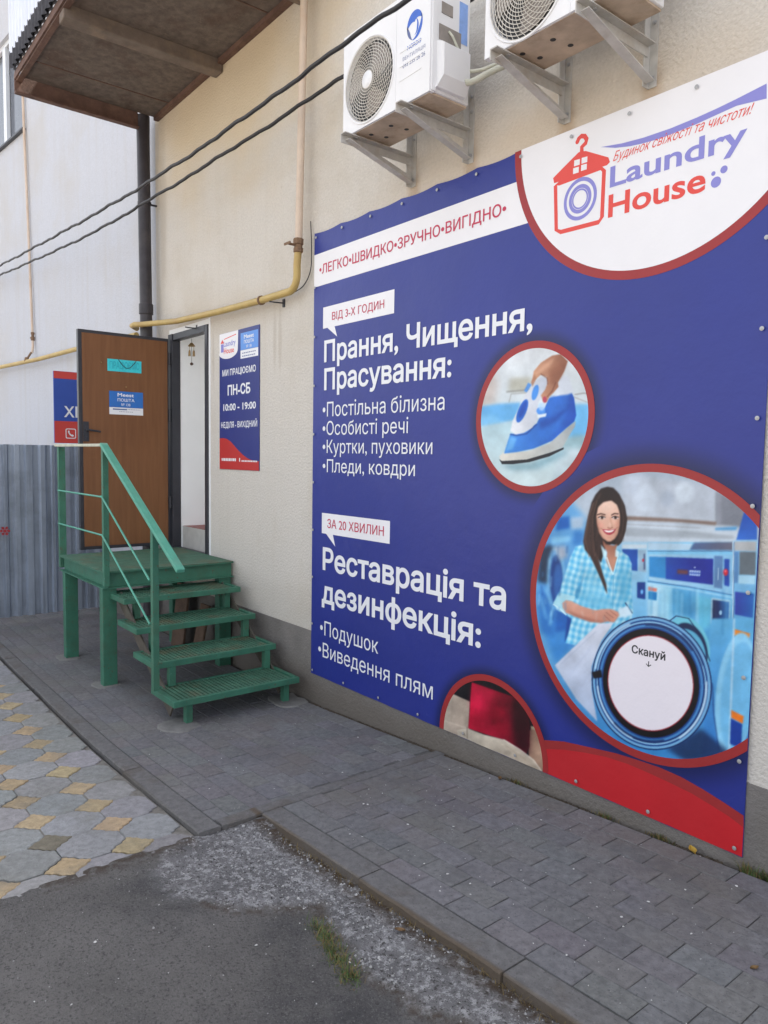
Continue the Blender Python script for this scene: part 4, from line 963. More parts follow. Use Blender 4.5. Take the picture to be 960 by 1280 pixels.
# ---- printed pictures: painted point by point on a fine grid of vertices
class Canvas:
    """artwork plane with units of its own; u right, v down"""
    def __init__(s,u0,v0,u1,v1,k): s.u0,s.v0,s.k=u0,v0,k; s.w=int((u1-u0)*k); s.h=int((v1-v0)*k); s.a=np.zeros((s.h,s.w,3)); U,V=np.meshgrid(np.arange(s.w),np.arange(s.h)); s.U=u0+(U+.5)/k; s.V=v0+(V+.5)/k
    def win(s,P,pad_):
        P=np.array(P,float); a_=np.floor((P.min(0)-pad_-(s.u0,s.v0))*s.k).astype(int); b_=np.ceil((P.max(0)+pad_-(s.u0,s.v0))*s.k).astype(int)
        c=object.__new__(Canvas); x0,y0=max(a_[0],0),max(a_[1],0); x1,y1=max(min(b_[0],s.w),x0),max(min(b_[1],s.h),y0)
        c.k=s.k; c.U=s.U[y0:y1,x0:x1]; c.V=s.V[y0:y1,x0:x1]; c.a=s.a[y0:y1,x0:x1]; c.par=s; c.sl=(slice(y0,y1),slice(x0,x1)); return c
    def put(s,mask,c,al=1.0):
        c=c if callable(c) else (lambda U,V,cc=np.array(c,float):cc)
        col=c(s.U,s.V); s.a=s.a*(1-mask[...,None]*al)+np.broadcast_to(col,s.a.shape)*mask[...,None]*al
    def blur(s,m,b):
        if b<=0: return m
        r=max(1,int(round(b*s.k)))
        for _ in range(3):
            for ax in (0,1):
                pad_=[(0,0),(0,0)]; pad_[ax]=(r,r); q_=np.pad(m,pad_,mode='edge'); cs=np.cumsum(q_,axis=ax); z=np.zeros_like(np.take(cs,[0],axis=ax)); cs=np.concatenate([z,cs],axis=ax)
                n_=2*r+1; L_=m.shape[ax]; m=(np.take(cs,np.arange(n_,n_+L_),axis=ax)-np.take(cs,np.arange(0,L_),axis=ax))/n_
        return m
    def poly(s,pts,c,b=.4,al=1.0):
        if not hasattr(s,'par'):
            w=s.win(pts,4*b+1)
            if w.U.size: w.poly(pts,c,b,al); s.a[w.sl]=w.a
            return
        P=np.array(pts,float); ins=np.zeros(s.U.shape,bool)
        for i in range(len(P)):
            a_,b_=P[i-1],P[i]
            if a_[1]==b_[1]: continue
            ins^=((a_[1]>s.V)!=(b_[1]>s.V))&(s.U<a_[0]+(s.V-a_[1])/(b_[1]-a_[1])*(b_[0]-a_[0]))
        s.put(s.blur(ins.astype(float),b),c,al)
    def ell(s,cx,cy,rx,ry,c,b=.4,al=1.0,rot=0,inner=None):
        t=math.radians(rot); x=(s.U-cx)*math.cos(t)+(s.V-cy)*math.sin(t); y=-(s.U-cx)*math.sin(t)+(s.V-cy)*math.cos(t)
        d=(x/rx)**2+(y/ry)**2; m=d<1
        if inner: m&=((x/(rx*inner))**2+(y/(ry*inner))**2)>1
        s.put(s.blur(m.astype(float),b),c,al)
    def line(s,pts,w,c,b=.3,al=1.0):
        if not hasattr(s,'par'):
            q_=s.win(pts,4*b+w+1)
            if q_.U.size: q_.line(pts,w,c,b,al); s.a[q_.sl]=q_.a
            return
        d=np.full(s.U.shape,1e9)
        for (a_,b_) in zip(pts[:-1],pts[1:]):
            a_=np.array(a_,float);b_=np.array(b_,float);e=b_-a_;t=np.clip(((s.U-a_[0])*e[0]+(s.V-a_[1])*e[1])/(e@e),0,1); d=np.minimum(d,np.hypot(s.U-a_[0]-t*e[0],s.V-a_[1]-t*e[1]))
        s.put(s.blur((d<w/2).astype(float),b),c,al)
    def texture(s, seed=1, amt=1.0):
        # tonal mottling of a real photograph under the drawn shapes
        f=(fbm(s.U*.05,s.V*.05,seed,3)-.44)*.5+(fbm(s.U*.3,s.V*.3,seed+7,2)-.37)*.10+(np.random.default_rng(seed).random(s.U.shape)-.5)*.05
        s.a=s.a*(1+amt*f)[...,None]
    def sample(s,u,v):
        x=np.clip((u-s.u0)*s.k-.5,0,s.w-1.001); y=np.clip((v-s.v0)*s.k-.5,0,s.h-1.001); xi=x.astype(int); yi=y.astype(int); fx=(x-xi)[:,None]; fy=(y-yi)[:,None]; A=s.a
        return A[yi,xi]*(1-fx)*(1-fy)+A[yi,xi+1]*fx*(1-fy)+A[yi+1,xi]*(1-fx)*fy+A[yi+1,xi+1]*fx*fy
def grad(c0,c1,axis,a,b):
    c0=np.array(c0,float);c1=np.array(c1,float)
    def f(U,V):
        t=np.clip(((U if axis=='u' else V)-a)/(b-a),0,1)[...,None]; return c0*(1-t)+c1*t
    return f
def art(X,Z):
    d=(np.c_[X,np.zeros(len(X)),Z]-CAM)@AX.T; return d[:,0]/d[:,2]*F+480,-d[:,1]/d[:,2]*F+640
def picture(name,cv,cx,cz,r,step,k,gain=1.0,lab=None):
    X=np.arange(cx-r-step,cx+r+step,step); Z=np.arange(cz-r-step,cz+r+step,step)
    X=X[(X>BX0+.002)&(X<BX1-.002)]; Z=Z[(Z>BZ0+.004)]; X=np.r_[X,BX1-.002] if cx+r>BX1 else X; Z=np.r_[BZ0+.003,Z] if cz-r<BZ0 else Z
    gx_,gz2=np.meshgrid(X,Z); P=np.c_[gx_.ravel(),np.full(gx_.size,LAY(k)),gz2.ravel()]
    u,v=art(P[:,0],P[:,2]); C_=lin(np.clip((cv.sample(u,v)-128)*1.16+120,0,255))*gain
    id_=np.arange(gx_.size).reshape(gx_.shape); q_=np.stack([id_[:-1,:-1],id_[:-1,1:],id_[1:,1:],id_[1:,:-1]],-1).reshape(-1,4)
    rr=np.hypot(P[:,0]-cx,P[:,2]-cz)<r; q_=q_[rr[q_].all(1)]
    used=np.unique(q_); rm=np.full(len(P),-1); rm[used]=np.arange(len(used))
    me=bpy.data.meshes.new(name); off=Vector(BN.location); me.from_pydata((P[used]-np.array(off)).tolist(),[],rm[q_].tolist())
    a_=me.color_attributes.new('Col','FLOAT_COLOR','POINT'); a_.data.foreach_set('color',np.c_[C_[used],np.ones(len(used))].astype(np.float32).ravel())
    me.materials.append(M['print']); o=bpy.data.objects.new(name,me); COL.objects.link(o); o.parent=BN
    if lab: o['label']=lab
    return o
def ring(name,cx,cz,r0,r1,k,m,n=160):
    mb=MB(); T=np.linspace(0,2*math.pi,n+1)
    for ta,tb in zip(T[:-1],T[1:]):
        q_=[(cx+r0*math.cos(ta),cz+r0*math.sin(ta)),(cx+r0*math.cos(tb),cz+r0*math.sin(tb)),(cx+r1*math.cos(tb),cz+r1*math.sin(tb)),(cx+r1*math.cos(ta),cz+r1*math.sin(ta))]
        q_=clip(q_)
        if len(q_)>2: mb.face([wv(*p,k) for p in q_])
    return mb.build(name,m,BN)
# (1) iron on a board
cv=Canvas(596,428,750,616,4); g=lambda x,y:(590+x/5.647,420+y/5.647); G=lambda *p:[g(*q) for q in p]
cv.put(np.ones((cv.h,cv.w)),grad((214,218,222),(188,205,212),'v',440,600))
cv.poly(G((70,260),(130,200),(200,330),(170,480),(60,520)),(196,180,172),4,.7)
cv.poly(G((280,300),(430,290),(430,400),(270,390)),(178,176,162),2.5,.8); cv.line(G((260,395),(420,380)),1.6,(120,118,112),.8,.7)
cv.line(G((275,470),(290,410),(420,400)),1.2,(150,150,150),.6,.6); cv.line(G((740,415),(800,405),(850,410)),1.2,(120,110,110),.6,.6); cv.line(G((730,430),(830,470)),1.2,(150,140,140),.6,.6)
cv.poly(G((60,500),(200,480),(360,470),(330,600),(60,640)),(108,176,226),1.6,.95); cv.poly(G((60,560),(160,560),(240,610),(60,650)),(140,200,238),2,.8)
cv.poly(G((740,480),(850,480),(850,700),(690,720),(640,650)),(112,186,236),2,.9); cv.poly(G((600,740),(760,690),(840,720),(820,790),(640,800)),(120,160,170),3,.6)
cv.poly(G((60,640),(300,600),(640,800),(560,1060),(200,1060)),grad((176,204,214),(200,214,216),'v',530,610),2,.9)
cv.poly(G((215,905),(420,900),(660,800),(700,830),(480,940),(300,950)),(120,158,172),3,.7)
cv.poly(G((205,850),(235,822),(400,815),(560,760),(690,640),(745,600),(740,640),(690,720),(655,785),(560,830),(400,880),(220,885)),grad((214,212,204),(168,174,176),'u',640,712),.4)
cv.poly(G((205,870),(225,883),(400,872),(560,825),(660,787),(660,800),(560,850),(420,890),(300,905),(225,905)),(48,50,58),.35)
cv.poly(G((240,830),(285,690),(330,690),(470,620),(560,440),(715,395),(735,440),(750,560),(735,605),(680,650),(580,740),(450,795),(330,820)),grad((74,140,214),(38,92,182),'u',640,720),.4)
cv.poly(G((250,815),(285,710),(330,720),(300,800)),(118,182,232),1.2,.8); cv.poly(G((400,720),(560,640),(690,520),(640,640),(540,730),(420,780)),(60,124,206),2,.7)
cv.poly(G((480,600),(600,570),(700,480),(700,500),(610,600),(500,660)),(30,76,160),1.5,.5)
cv.poly(G((545,460),(560,430),(700,395),(680,520),(560,560)),(64,122,204),1.5,.6)
cv.poly(G((580,410),(640,290),(690,280),(735,400),(690,415),(600,425)),(206,212,222),1.0)
cv.poly(G((285,670),(300,600),(380,430),(450,330),(500,290),(545,300),(548,350),(520,420),(480,470),(470,560),(475,590),(440,650),(380,685),(320,698)),grad((222,224,228),(186,192,206),'u',640,690),.45)
cv.ell(*g(368,530),5.2,15.5,(52,110,196),.5,1,22); cv.ell(*g(372,520),3.2,11,(40,86,172),.8,.8,22); cv.ell(*g(460,400),3.8,10,(84,146,218),.5,1,15)
cv.line(G((285,695),(330,703),(400,690),(470,625)),1.4,(32,66,140),.4,.8)
cv.ell(*g(500,530),5.5,5,(90,150,224),.5); cv.poly(G((475,560),(540,545),(535,570),(480,580)),(220,228,236),.5); cv.ell(*g(505,500),4,5,(176,204,236),.8,.8)
cv.poly(G((435,330),(450,250),(500,190),(580,140),(640,130),(690,180),(665,250),(620,330),(625,360),(590,400),(560,430),(540,470),(515,465),(500,420),(530,380),(548,330),(540,290),(500,275),(460,310)),grad((206,160,132),(150,104,84),'u',668,708),.5)
cv.poly(G((560,250),(640,190),(680,190),(650,280),(600,350),(560,330)),(146,98,78),1.6,.6); cv.poly(G((450,280),(510,210),(600,150),(560,220),(500,260)),(226,182,156),1.6,.6); cv.line(G((500,270),(545,300),(548,340)),1.4,(120,76,62),.5,.7)
cv.line(G((605,330),(580,390),(545,430)),1.6,(120,74,60),.6,.6); cv.ell(*g(527,450),2.6,4,(172,70,96),.5,.9); cv.poly(G((430,330),(455,270),(470,300),(440,360)),(176,128,104),.6,.8)
cv.poly(G((380,390),(410,330),(435,345),(400,400)),(96,150,214),.5)
cv.texture(3,.4); picture('iron_picture',cv,-2.528,2.041,.357,.0032,3,.98,'round printed picture of a hand with a blue steam iron'); halo(-2.528,2.041,.38,.47,.5); ring('iron_picture_ring',-2.528,2.041,.351,.388,4,M['red_pvc'])
# (2) laundrette with a woman
cv=Canvas(655,572,960,962,3.2); h6=lambda x,y:(660+x/6,580+y/6); H6=lambda *p:[h6(*q) for q in p]; h5=lambda x,y:(780+x/5.333,580+y/5.333); H5=lambda *p:[h5(*q) for q in p]; h3=lambda x,y:(660+x/3.2,760+y/3.2); H3=lambda *p:[h3(*q) for q in p]; hc=lambda x,y:(660+x/3.2,570+y/3.2); HC=lambda *p:[hc(*q) for q in p]
one=np.ones((cv.h,cv.w))
cv.put(one,grad((166,178,192),(190,200,210),'v',585,680)); cv.put(cv.blur((cv.V>676).astype(float),3),grad((150,196,226),(70,140,196),'v',690,930))
cv.poly(H5((0,60),(630,150),(630,400),(0,350)),(184,190,200),3,.7); 
for (x,y,r_,c) in ((155,230,15,(204,214,226)),(415,190,12,(208,218,228)),(60,140,10,(190,200,214)),(300,230,9,(160,170,184))): cv.ell(*h5(x,y),r_,r_*1.15,c,2.2,.75)
cv.poly(H5((625,180),(820,290),(800,420),(625,400)),(128,132,142),1.2); cv.poly(H5((625,180),(660,200),(660,400),(625,400)),(150,154,164),1.5,.8)
cv.poly(H5((0,345),(300,360),(630,385),(625,408),(400,388),(0,372)),(134,116,108),.9); cv.poly(H5((0,390),(500,420),(770,430),(770,520),(0,520)),(196,206,216),1.2,.9)
cv.poly(H5((20,420),(500,450),(750,480),(740,500),(20,480)),(160,168,176),1.2,.8); cv.poly(H5((620,425),(770,415),(760,440),(620,440)),(96,156,200),.8); cv.line(H5((30,400),(520,425)),1,(140,140,144),.6,.6)
cv.poly(H5((820,290),(900,355),(900,505),(760,505)),grad((34,78,160),(58,112,196),'v',635,672),.5)
# left, blurred machines
cv.poly(HC((40,200),(130,120),(250,260),(250,700),(120,830),(40,640)),grad((110,168,214),(70,140,204),'v',640,820),3)
cv.poly(H6((100,640),(170,600),(230,640),(180,900),(85,880)),(44,56,76),2.2,.9); cv.poly(H6((240,400),(330,390),(330,480),(220,500)),(30,100,180),1.6,.9); cv.poly(H6((330,400),(440,390),(430,480),(340,490)),(188,200,214),2,.8)
cv.ell(*h6(225,860),11,40,(140,196,230),2); cv.ell(*h6(225,870),8,32,(44,80,142),1.4); cv.ell(*h6(240,890),5.5,24,(70,120,186),1.4,.8)
cv.poly(H6((200,620),(300,610),(310,700),(250,720)),(196,186,190),2.4,.7); cv.poly(H6((190,550),(330,540),(330,580),(190,600)),(150,206,236),1.6,.8); cv.poly(H6((360,500),(430,510),(420,600),(350,610)),(58,124,190),1.8,.8)
cv.poly(H6((90,960),(180,950),(220,1100),(210,1300),(110,1250)),(56,120,190),2.5,.8); cv.line(H6((150,940),(200,1080),(180,1200)),3,(150,206,236),1.5,.8); cv.line(H6((110,1000),(150,1150)),3,(130,190,228),1.5,.7)
cv.poly(H6((220,1080),(330,1130),(330,1240),(220,1260)),(40,96,170),2,.8)
# machines behind her
cv.poly(H5((0,520),(175,520),(175,1040),(0,1040)),grad((170,206,226),(122,184,222),'v',680,770),.8); cv.poly(H5((0,565),(105,568),(103,712),(0,700)),(38,88,166),.5); cv.poly(H5((108,570),(160,572),(160,720),(108,712)),(150,176,196),.6); cv.line(H5((148,600),(148,700)),1.8,(70,84,120),.6); cv.ell(*h5(140,640),1.4,2,(180,60,80),.4)
cv.poly(H5((0,535),(165,535),(165,560),(0,560)),(200,214,224),.6); cv.poly(H5((100,785),(155,785),(155,900),(100,890)),(30,70,140),.5); cv.ell(*h5(132,850),1.6,3,(130,190,240),.6)
cv.poly(H5((172,520),(740,520),(742,1173),(172,1173)),grad((132,194,226),(86,160,208),'v',690,800),.6)
cv.poly(H5((172,790),(340,820),(330,1060),(172,1030)),grad((186,214,228),(150,204,226),'u',812,842),1.5); cv.poly(H5((330,820),(480,860),(520,900),(470,1010),(360,990),(330,1000)),(70,146,190),2.6,.8); cv.poly(H5((480,870),(600,890),(590,1080),(520,1110)),(110,190,214),2.6,.8); cv.poly(H5((600,1080),(735,1080),(730,1200),(560,1200)),(104,178,220),2,.7)
cv.poly(H5((172,522),(470,530),(450,572),(172,572)),(178,204,222),.7); cv.poly(H5((480,522),(738,518),(738,575),(450,572)),grad((86,106,144),(110,108,124),'u',868,918),.8); cv.line(H5((172,580),(738,580)),.9,(70,110,160),.3,.8)
cv.poly(H5((175,600),(738,600),(738,870),(175,770)),grad((164,200,222),(140,190,222),'u',812,920),.5)
cv.poly(H5((180,615),(295,618),(293,762),(180,748)),(58,140,196),.5); cv.poly(H5((290,618),(608,630),(606,803),(290,765)),grad((34,84,168),(40,56,150),'u',835,870),.5)
cv.poly(H5((366,700),(440,705),(440,735),(366,730)),(116,70,72),.8,.9); cv.poly(H5((448,705),(522,710),(520,745),(448,740)),(170,190,220),.4); cv.line(H5((455,724),(515,728)),2.2,(60,90,170),.35,.8); cv.ell(*h5(484,688),.7,1.2,(220,230,240),.3)
for q_ in (462,478,494,510): cv.line(H5((q_,712),(q_-1,740)),.6,(70,100,180),.2,.9)
cv.poly(H5((614,610),(672,612),(668,830),(612,820)),(98,134,176),.7); cv.line(H5((640,690),(640,770)),.7,(220,232,244),.3); cv.poly(H5((680,630),(716,632),(714,816),(680,806)),(42,84,170),.5); cv.ell(*h5(690,720),3.0,4.4,(206,44,66),.5); cv.ell(*h5(688,712),1.2,1.6,(244,140,150),.5)
cv.line(H5((172,780),(440,815),(735,870)),1.1,(50,96,150),.4,.8); cv.line(H5((172,795),(440,832),(735,888)),1.3,(196,222,236),.5,.8)
cv.poly(H5((175,815),(232,828),(230,850),(175,842)),(210,120,104),.6); cv.poly(H5((175,845),(232,853),(230,908),(175,898)),(30,120,176),.6)
cv.poly(H5((595,890),(722,905),(716,1085),(590,1060)),(176,204,220),.5); cv.poly(H5((604,902),(714,916),(708,1074),(600,1050)),grad((22,40,84),(44,110,176),'u',895,912),.6); cv.ell(*h5(656,988),1.7,3,(180,214,240),.4)
# right strip
cv.poly(H5((742,510),(900,505),(880,1173),(740,1173)),grad((140,186,216),(100,170,216),'v',680,800),.5); cv.poly(H5((745,515),(895,515),(893,580),(745,575)),(176,178,180),.6); cv.poly(H5((782,582),(892,585),(888,740),(780,735)),(108,118,126),.7); cv.poly(H5((750,582),(776,582),(774,790),(748,790)),(96,140,186),.6)
cv.poly(H5((775,740),(885,742),(884,800),(775,795)),(168,206,226),.6); cv.poly(H5((752,848),(880,862),(872,1025),(750,1000)),grad((58,74,164),(46,110,180),'u',920,945),.5); cv.poly(H5((740,1100),(855,1130),(850,1155),(740,1140)),(222,146,66),.6); cv.line(H5((741,520),(736,1173)),1.6,(206,222,232),.4,.9); cv.line(H5((746,520),(741,1173)),.8,(60,100,150),.3,.7)
# below: next machine with big round door
cv.poly(H3((740,40),(908,40),(905,600),(700,600)),grad((110,182,222),(60,124,192),'v',770,945),.8); cv.poly(H3((832,82),(895,100),(892,120),(830,108)),(224,140,60),.5); cv.poly(H3((830,110),(892,122),(888,170),(828,150)),(36,78,160),.6)
cv.ell(*h3(838,345),25,78,(142,198,228),1,1,6); cv.ell(*h3(846,350),21,68,(120,184,222),1.4,1,6); cv.poly(H3((828,40),(836,40),(815,590),(806,590)),(176,210,230),.5,.9); cv.poly(H3((820,405),(870,430),(866,460),(820,436)),(226,128,50),.5); cv.poly(H3((818,438),(864,462),(860,560),(815,540)),(34,74,156),.7); cv.line(H3((745,300),(750,420),(770,560)),1.3,(34,66,120),.6,.8)
cv.poly(H3((700,480),(800,560),(820,600),(640,610),(560,560)),(36,56,92),2.4,.8)
# jeans, shirt
cv.poly(H6((310,1130),(430,1150),(420,1330),(290,1330)),(36,80,150),1)
shirt=[(733,680),(722,683),(715,697),(708,718),(702,738),(697,748),(694,755),(698,761),(710,768),(717,773),(713,790),(709,803),(722,806),(742,796),(765,786),(790,778),(794,765),(792,740),(792,705),(788,695),(777,687),(771,683),(769,713),(758,700),(756,686),(750,680)]
def plaid(U,V):
    a_=.5+.5*np.sin((U+.25*V)*.80+.5*np.sin(V*.21)); b_=.5+.5*np.sin((V-.2*U)*.74+.6*np.sin(U*.17)); t=(.55*a_+.45*b_)[...,None]; sh=np.clip((U-700)/95,0,1)[...,None]
    return (np.array((96,182,222.))*(1-t)+np.array((186,226,240.))*t)*(1.04-.12*sh)
cv.poly(shirt,plaid,.5)
cv.poly(H6((440,800),(400,900),(370,960),(365,1000),(390,1010),(420,900)),(62,140,186),.9,.7); cv.poly(H6((700,760),(770,780),(780,1000),(700,1060)),(96,178,214),2.5,.6); cv.poly(H6((480,760),(560,900),(600,1000),(640,1080),(560,1080),(440,1040),(450,900)),(140,206,232),3,.5); cv.line(H6((655,830),(650,1080)),1,(90,160,196),.4,.7)
cv.poly(H6((205,1040),(250,960),(370,990),(360,1020),(290,1020),(270,1060),(290,1110),(250,1100)),(178,222,234),.7,.9); cv.line(H6((205,1050),(255,1085),(300,1128)),1.2,(226,242,248),.4)
cv.poly(H6((380,960),(640,1000),(660,1080),(520,1085),(400,1055)),(110,188,222),1.6,.5); cv.line(H6((745,1040),(795,1115)),1.4,(30,60,100),.4,.9); cv.poly(H6((690,1090),(760,1060),(800,1130),(700,1150)),(200,220,232),.9)
cv.poly(HC((115,835),(290,668),(350,665),(300,740),(262,840),(262,930),(285,1060),(200,970)),grad((212,216,228),(176,190,214),'v',780,900),.7); cv.line(HC((140,830),(280,700)),1,(176,186,206),.6,.7); cv.line(HC((170,880),(262,760)),1.2,(180,190,212),.8,.6); cv.line(HC((210,940),(262,860)),1,(176,186,210),.8,.5)
# forearm and hand
cv.poly(H6((275,1075),(272,1040),(300,1018),(340,1025),(420,1065),(520,1095),(580,1085),(640,1085),(690,1105),(700,1130),(680,1160),(660,1185),(610,1178),(560,1190),(480,1180),(380,1145),(300,1115)),grad((214,166,148),(196,140,122),'v',750,778),.5); cv.poly(H6((300,1090),(400,1130),(520,1165),(600,1180),(480,1182),(360,1140)),(162,108,94),1,.6)
for a_ in (((600,1110),(655,1150)),((630,1098),(680,1135)),((585,1130),(630,1172))): cv.line(H6(*a_),.7,(150,96,84),.3,.8)
# neck, face, hair
cv.poly(H6((520,250),(600,180),(680,210),(740,320),(755,420),(745,500),(715,585),(690,610),(640,600),(600,620),(560,740),(500,640)),(46,36,38),.5)
cv.poly(H6((570,560),(600,600),(660,610),(690,590),(672,640),(690,680),(655,810),(630,790),(600,720),(606,660),(580,610)),grad((150,102,86),(186,138,118),'v',675,700),.6)
cv.poly(H6((590,275),(640,272),(680,300),(700,350),(706,400),(700,460),(688,520),(665,560),(635,580),(610,580),(575,555),(545,510),(530,450),(525,390),(535,330),(560,290)),grad((232,196,178),(212,164,144),'v',628,676),.5)
cv.ell(*h6(610,320),10,8,(240,208,192),2.4,.7); cv.poly(H6((528,390),(545,430),(560,520),(590,565),(545,520),(525,450)),(170,118,100),1.2,.6); cv.poly(H6((690,390),(706,400),(690,520),(660,560),(680,470)),(184,132,112),1.2,.6); cv.ell(*h6(560,460),3.5,4,(226,160,146),1.6,.6); cv.ell(*h6(685,455),2.4,4,(222,156,140),1.6,.6)
cv.line(H6((535,380),(560,372),(592,380)),1.5,(70,48,44),.35,.9); cv.line(H6((642,382),(665,370),(690,374)),1.5,(70,48,44),.35,.9)
for (x,y) in ((568,402),(668,402)):
    cv.ell(*h6(x,y),4.2,1.9,(236,228,224),.25); cv.ell(*h6(x+2,y),1.7,1.9,(52,36,34),.25); cv.line(H6((x-26,y-2),(x,y-12),(x+25,y-3)),1.1,(44,30,30),.25); cv.line(H6((x-20,y+8),(x+18,y+9)),.6,(150,100,88),.3,.7)
cv.line(H6((632,400),(640,450),(645,470)),1.2,(192,140,120),.5,.8); cv.line(H6((612,475),(628,482),(648,476)),1,(150,94,82),.4,.9); cv.ell(*h6(630,455),1.6,3,(240,204,186),.8,.7)
cv.poly(H6((570,488),(610,490),(640,492),(676,484),(660,515),(630,532),(605,528),(585,512)),(176,70,84),.4); cv.poly(H6((582,494),(620,499),(666,490),(645,508),(620,513),(598,508)),(246,242,238),.3); cv.line(H6((560,480),(575,490)),.7,(160,104,90),.4,.7); cv.line(H6((676,482),(688,472)),.7,(160,104,90),.4,.7); cv.line(H6((610,548),(640,550)),1,(186,134,116),.6,.6)
cv.poly(H6((610,170),(560,185),(520,230),(490,290),(465,390),(440,510),(428,580),(440,640),(480,690),(520,770),(555,850),(590,935),(608,975),(602,900),(575,820),(545,720),(560,640),(572,575),(545,520),(528,440),(524,380),(540,320),(580,285),(640,270),(690,310),(708,380),(706,460),(690,540),(668,585),(690,612),(720,575),(745,500),(757,410),(740,310),(700,225),(655,178)),grad((52,40,42),(74,56,54),'v',610,700),.5)
for k_,(a_,b_,c_) in enumerate((((520,300),(470,500),(480,640)),((500,330),(455,540),(500,700)),((540,480),(510,620),(560,800)),((720,330),(735,440),(700,570)),((560,220),(500,330),(480,450)))): cv.line(H6(a_,b_,c_),1.6,((104,82,76),(92,70,66))[k_%2],.8,.7)
cv.line(H6((470,380),(445,520),(440,600)),1.4,(128,106,98),.9,.5); cv.poly(H6((560,600),(605,660),(600,720),(575,680)),(200,230,238),.5,.9); cv.poly(H6((672,640),(700,655),(690,700),(668,690)),(206,234,242),.5,.9); cv.line(H6((605,700),(650,825)),1.2,(214,238,244),.4); cv.line(H6((690,690),(655,825)),1.0,(196,230,240),.4)
# strands in the hair, folds in the shirt, streaks of reflection on the steel
rs=np.random.default_rng(5)
for k_ in range(46):
    u=rs.uniform(.03,.97); c_=((118,92,84),(88,66,60),(34,25,27),(66,48,46))[k_%4]
    cv.line(H6((502+u*48,262+(1-u)*30),(466+u*52,400),(438+u*95,560),(468+u*70,rs.uniform(640,700))),.5,c_,.35,.55)
for k_ in range(16):
    u=rs.uniform(0,1); cv.line(H6((700+u*30,rs.uniform(270,330)),(714+u*36,420),(705+u*28,rs.uniform(500,580))),.5,((96,72,66),(34,26,28))[k_%2],.35,.5)
for k_ in range(26):
    x0,y0=rs.uniform(300,770),rs.uniform(720,1150); 
    if 505<x0<660 and y0<900: continue
    cv.line(H6((x0,y0),(x0+rs.uniform(-14,14),y0+rs.uniform(30,110))),rs.uniform(.6,1.4),((70,140,184),(206,238,248))[k_%2],.9,.35)
for k_ in range(30):
    x0=rs.uniform(180,730); cv.line(H5((x0,rs.uniform(810,880)),(x0+rs.uniform(-8,8),rs.uniform(960,1150))),rs.uniform(.8,3),((60,130,180),(190,226,240),(120,190,220))[k_%3],1.4,.4)
for k_ in range(24):
    x0,y0=rs.uniform(90,330),rs.uniform(560,1180); cv.line(H6((x0,y0),(x0+rs.uniform(-10,10),y0+rs.uniform(20,80))),rs.uniform(.8,2.6),((34,84,150),(170,214,240),(90,150,205))[k_%3],1.0,.55)
cv.texture(5,.4)
# porthole
cv.ell(*h3(648,150),26,38,(120,194,214),.7,1,-18); cv.ell(*h3(652,160),22,33,(34,56,92),.6,1,-18); cv.ell(*h3(645,175),22,30,(104,176,206),.7,1,-18); cv.line(H3((560,60),(600,30),(650,40),(700,110),(735,210)),1.2,(28,50,88),.4,.9)
for (rx,ry,c) in ((74.5,84,(26,50,96)),(73,82.5,(126,176,214)),(70,79.5,(38,80,140)),(68,77.5,(150,192,222)),(66.5,75.5,(30,62,118)),(64.5,73.5,(84,140,194)),(61.5,70.5,(40,82,142)),(59.5,68.5,(20,22,34)),(53.5,60.5,(150,40,52)),(52.3,59.2,(228,222,228))):
    cv.ell(*h3(498+1.4*(rx-52)*.15,298),rx,ry,c,.45,1,-14)
for (t0,t1,rr,c,w,al) in ((.2,1.3,.965,(226,240,248),2.2,.8),(2.2,3.3,.92,(220,238,248),2,.8),(3.6,4.6,.965,(214,236,248),2.4,.8),(4.9,5.9,.90,(30,50,92),2.6,.7),(1.6,2.6,.90,(24,44,84),2.6,.7),(5.6,6.2,.965,(30,60,110),2.5,.7)):
    rt=math.radians(-14); pts=[]
    for t in np.linspace(t0,t1,14):
        x,y=72*rr*math.cos(t),81*rr*math.sin(t); pts.append((815.6+x*math.cos(rt)-y*math.sin(rt),853.1+x*math.sin(rt)+y*math.cos(rt)))
    cv.line(pts,w,c,.7,al)
cv.poly(H3((262,255),(300,245),(305,275),(270,280)),(18,22,36),.5)
picture('laundrette_picture',cv,-1.825,1.147,.641,.0042,3,.97,'round printed picture of a smiling woman with washing machines'); halo(-1.825,1.147,.66,.80,.6); ring('laundrette_picture_ring',-1.825,1.147,.634,.671,4,M['red_pvc'])
# (3) pillow
cv=Canvas(548,830,700,975,4); p5=lambda x,y:(540+x/5.333,820+y/5.333); P5=lambda *p:[p5(*q) for q in p]
cv.put(np.ones((cv.h,cv.w)),(30,28,36)); cv.poly(P5((130,150),(240,130),(250,300),(100,260)),(40,38,44),3,.8)
cv.poly(P5((85,490),(90,380),(130,240),(265,300),(255,560),(240,600)),grad((196,182,168),(176,160,146),'u',556,590),.6); cv.line(P5((100,430),(240,475)),1.4,(206,194,180),.6,.7); cv.line(P5((150,260),(140,440)),1.2,(160,146,132),.8,.5)
cv.poly(P5((650,500),(690,470),(740,500),(770,700),(750,770),(660,720)),grad((150,120,104),(176,148,128),'u',662,682),.8); cv.poly(P5((668,460),(725,475),(728,492),(672,485)),(190,178,150),.6)
cv.poly(P5((278,172),(400,215),(520,255),(600,280),(640,330),(665,450),(662,600),(640,650),(560,600),(480,555),(360,515),(255,480),(265,330)),grad((196,32,70),(92,22,42),'u',590,662),.6); cv.poly(P5((560,260),(640,340),(665,460),(655,640),(570,600),(540,420)),(58,20,34),3,.75); cv.poly(P5((280,180),(420,230),(380,360),(270,330)),(210,46,84),3,.6); cv.poly(P5((420,400),(520,440),(540,560),(420,510)),(160,26,56),3,.6); cv.ell(*p5(450,380),9,7,(176,30,62),2.5,.6)
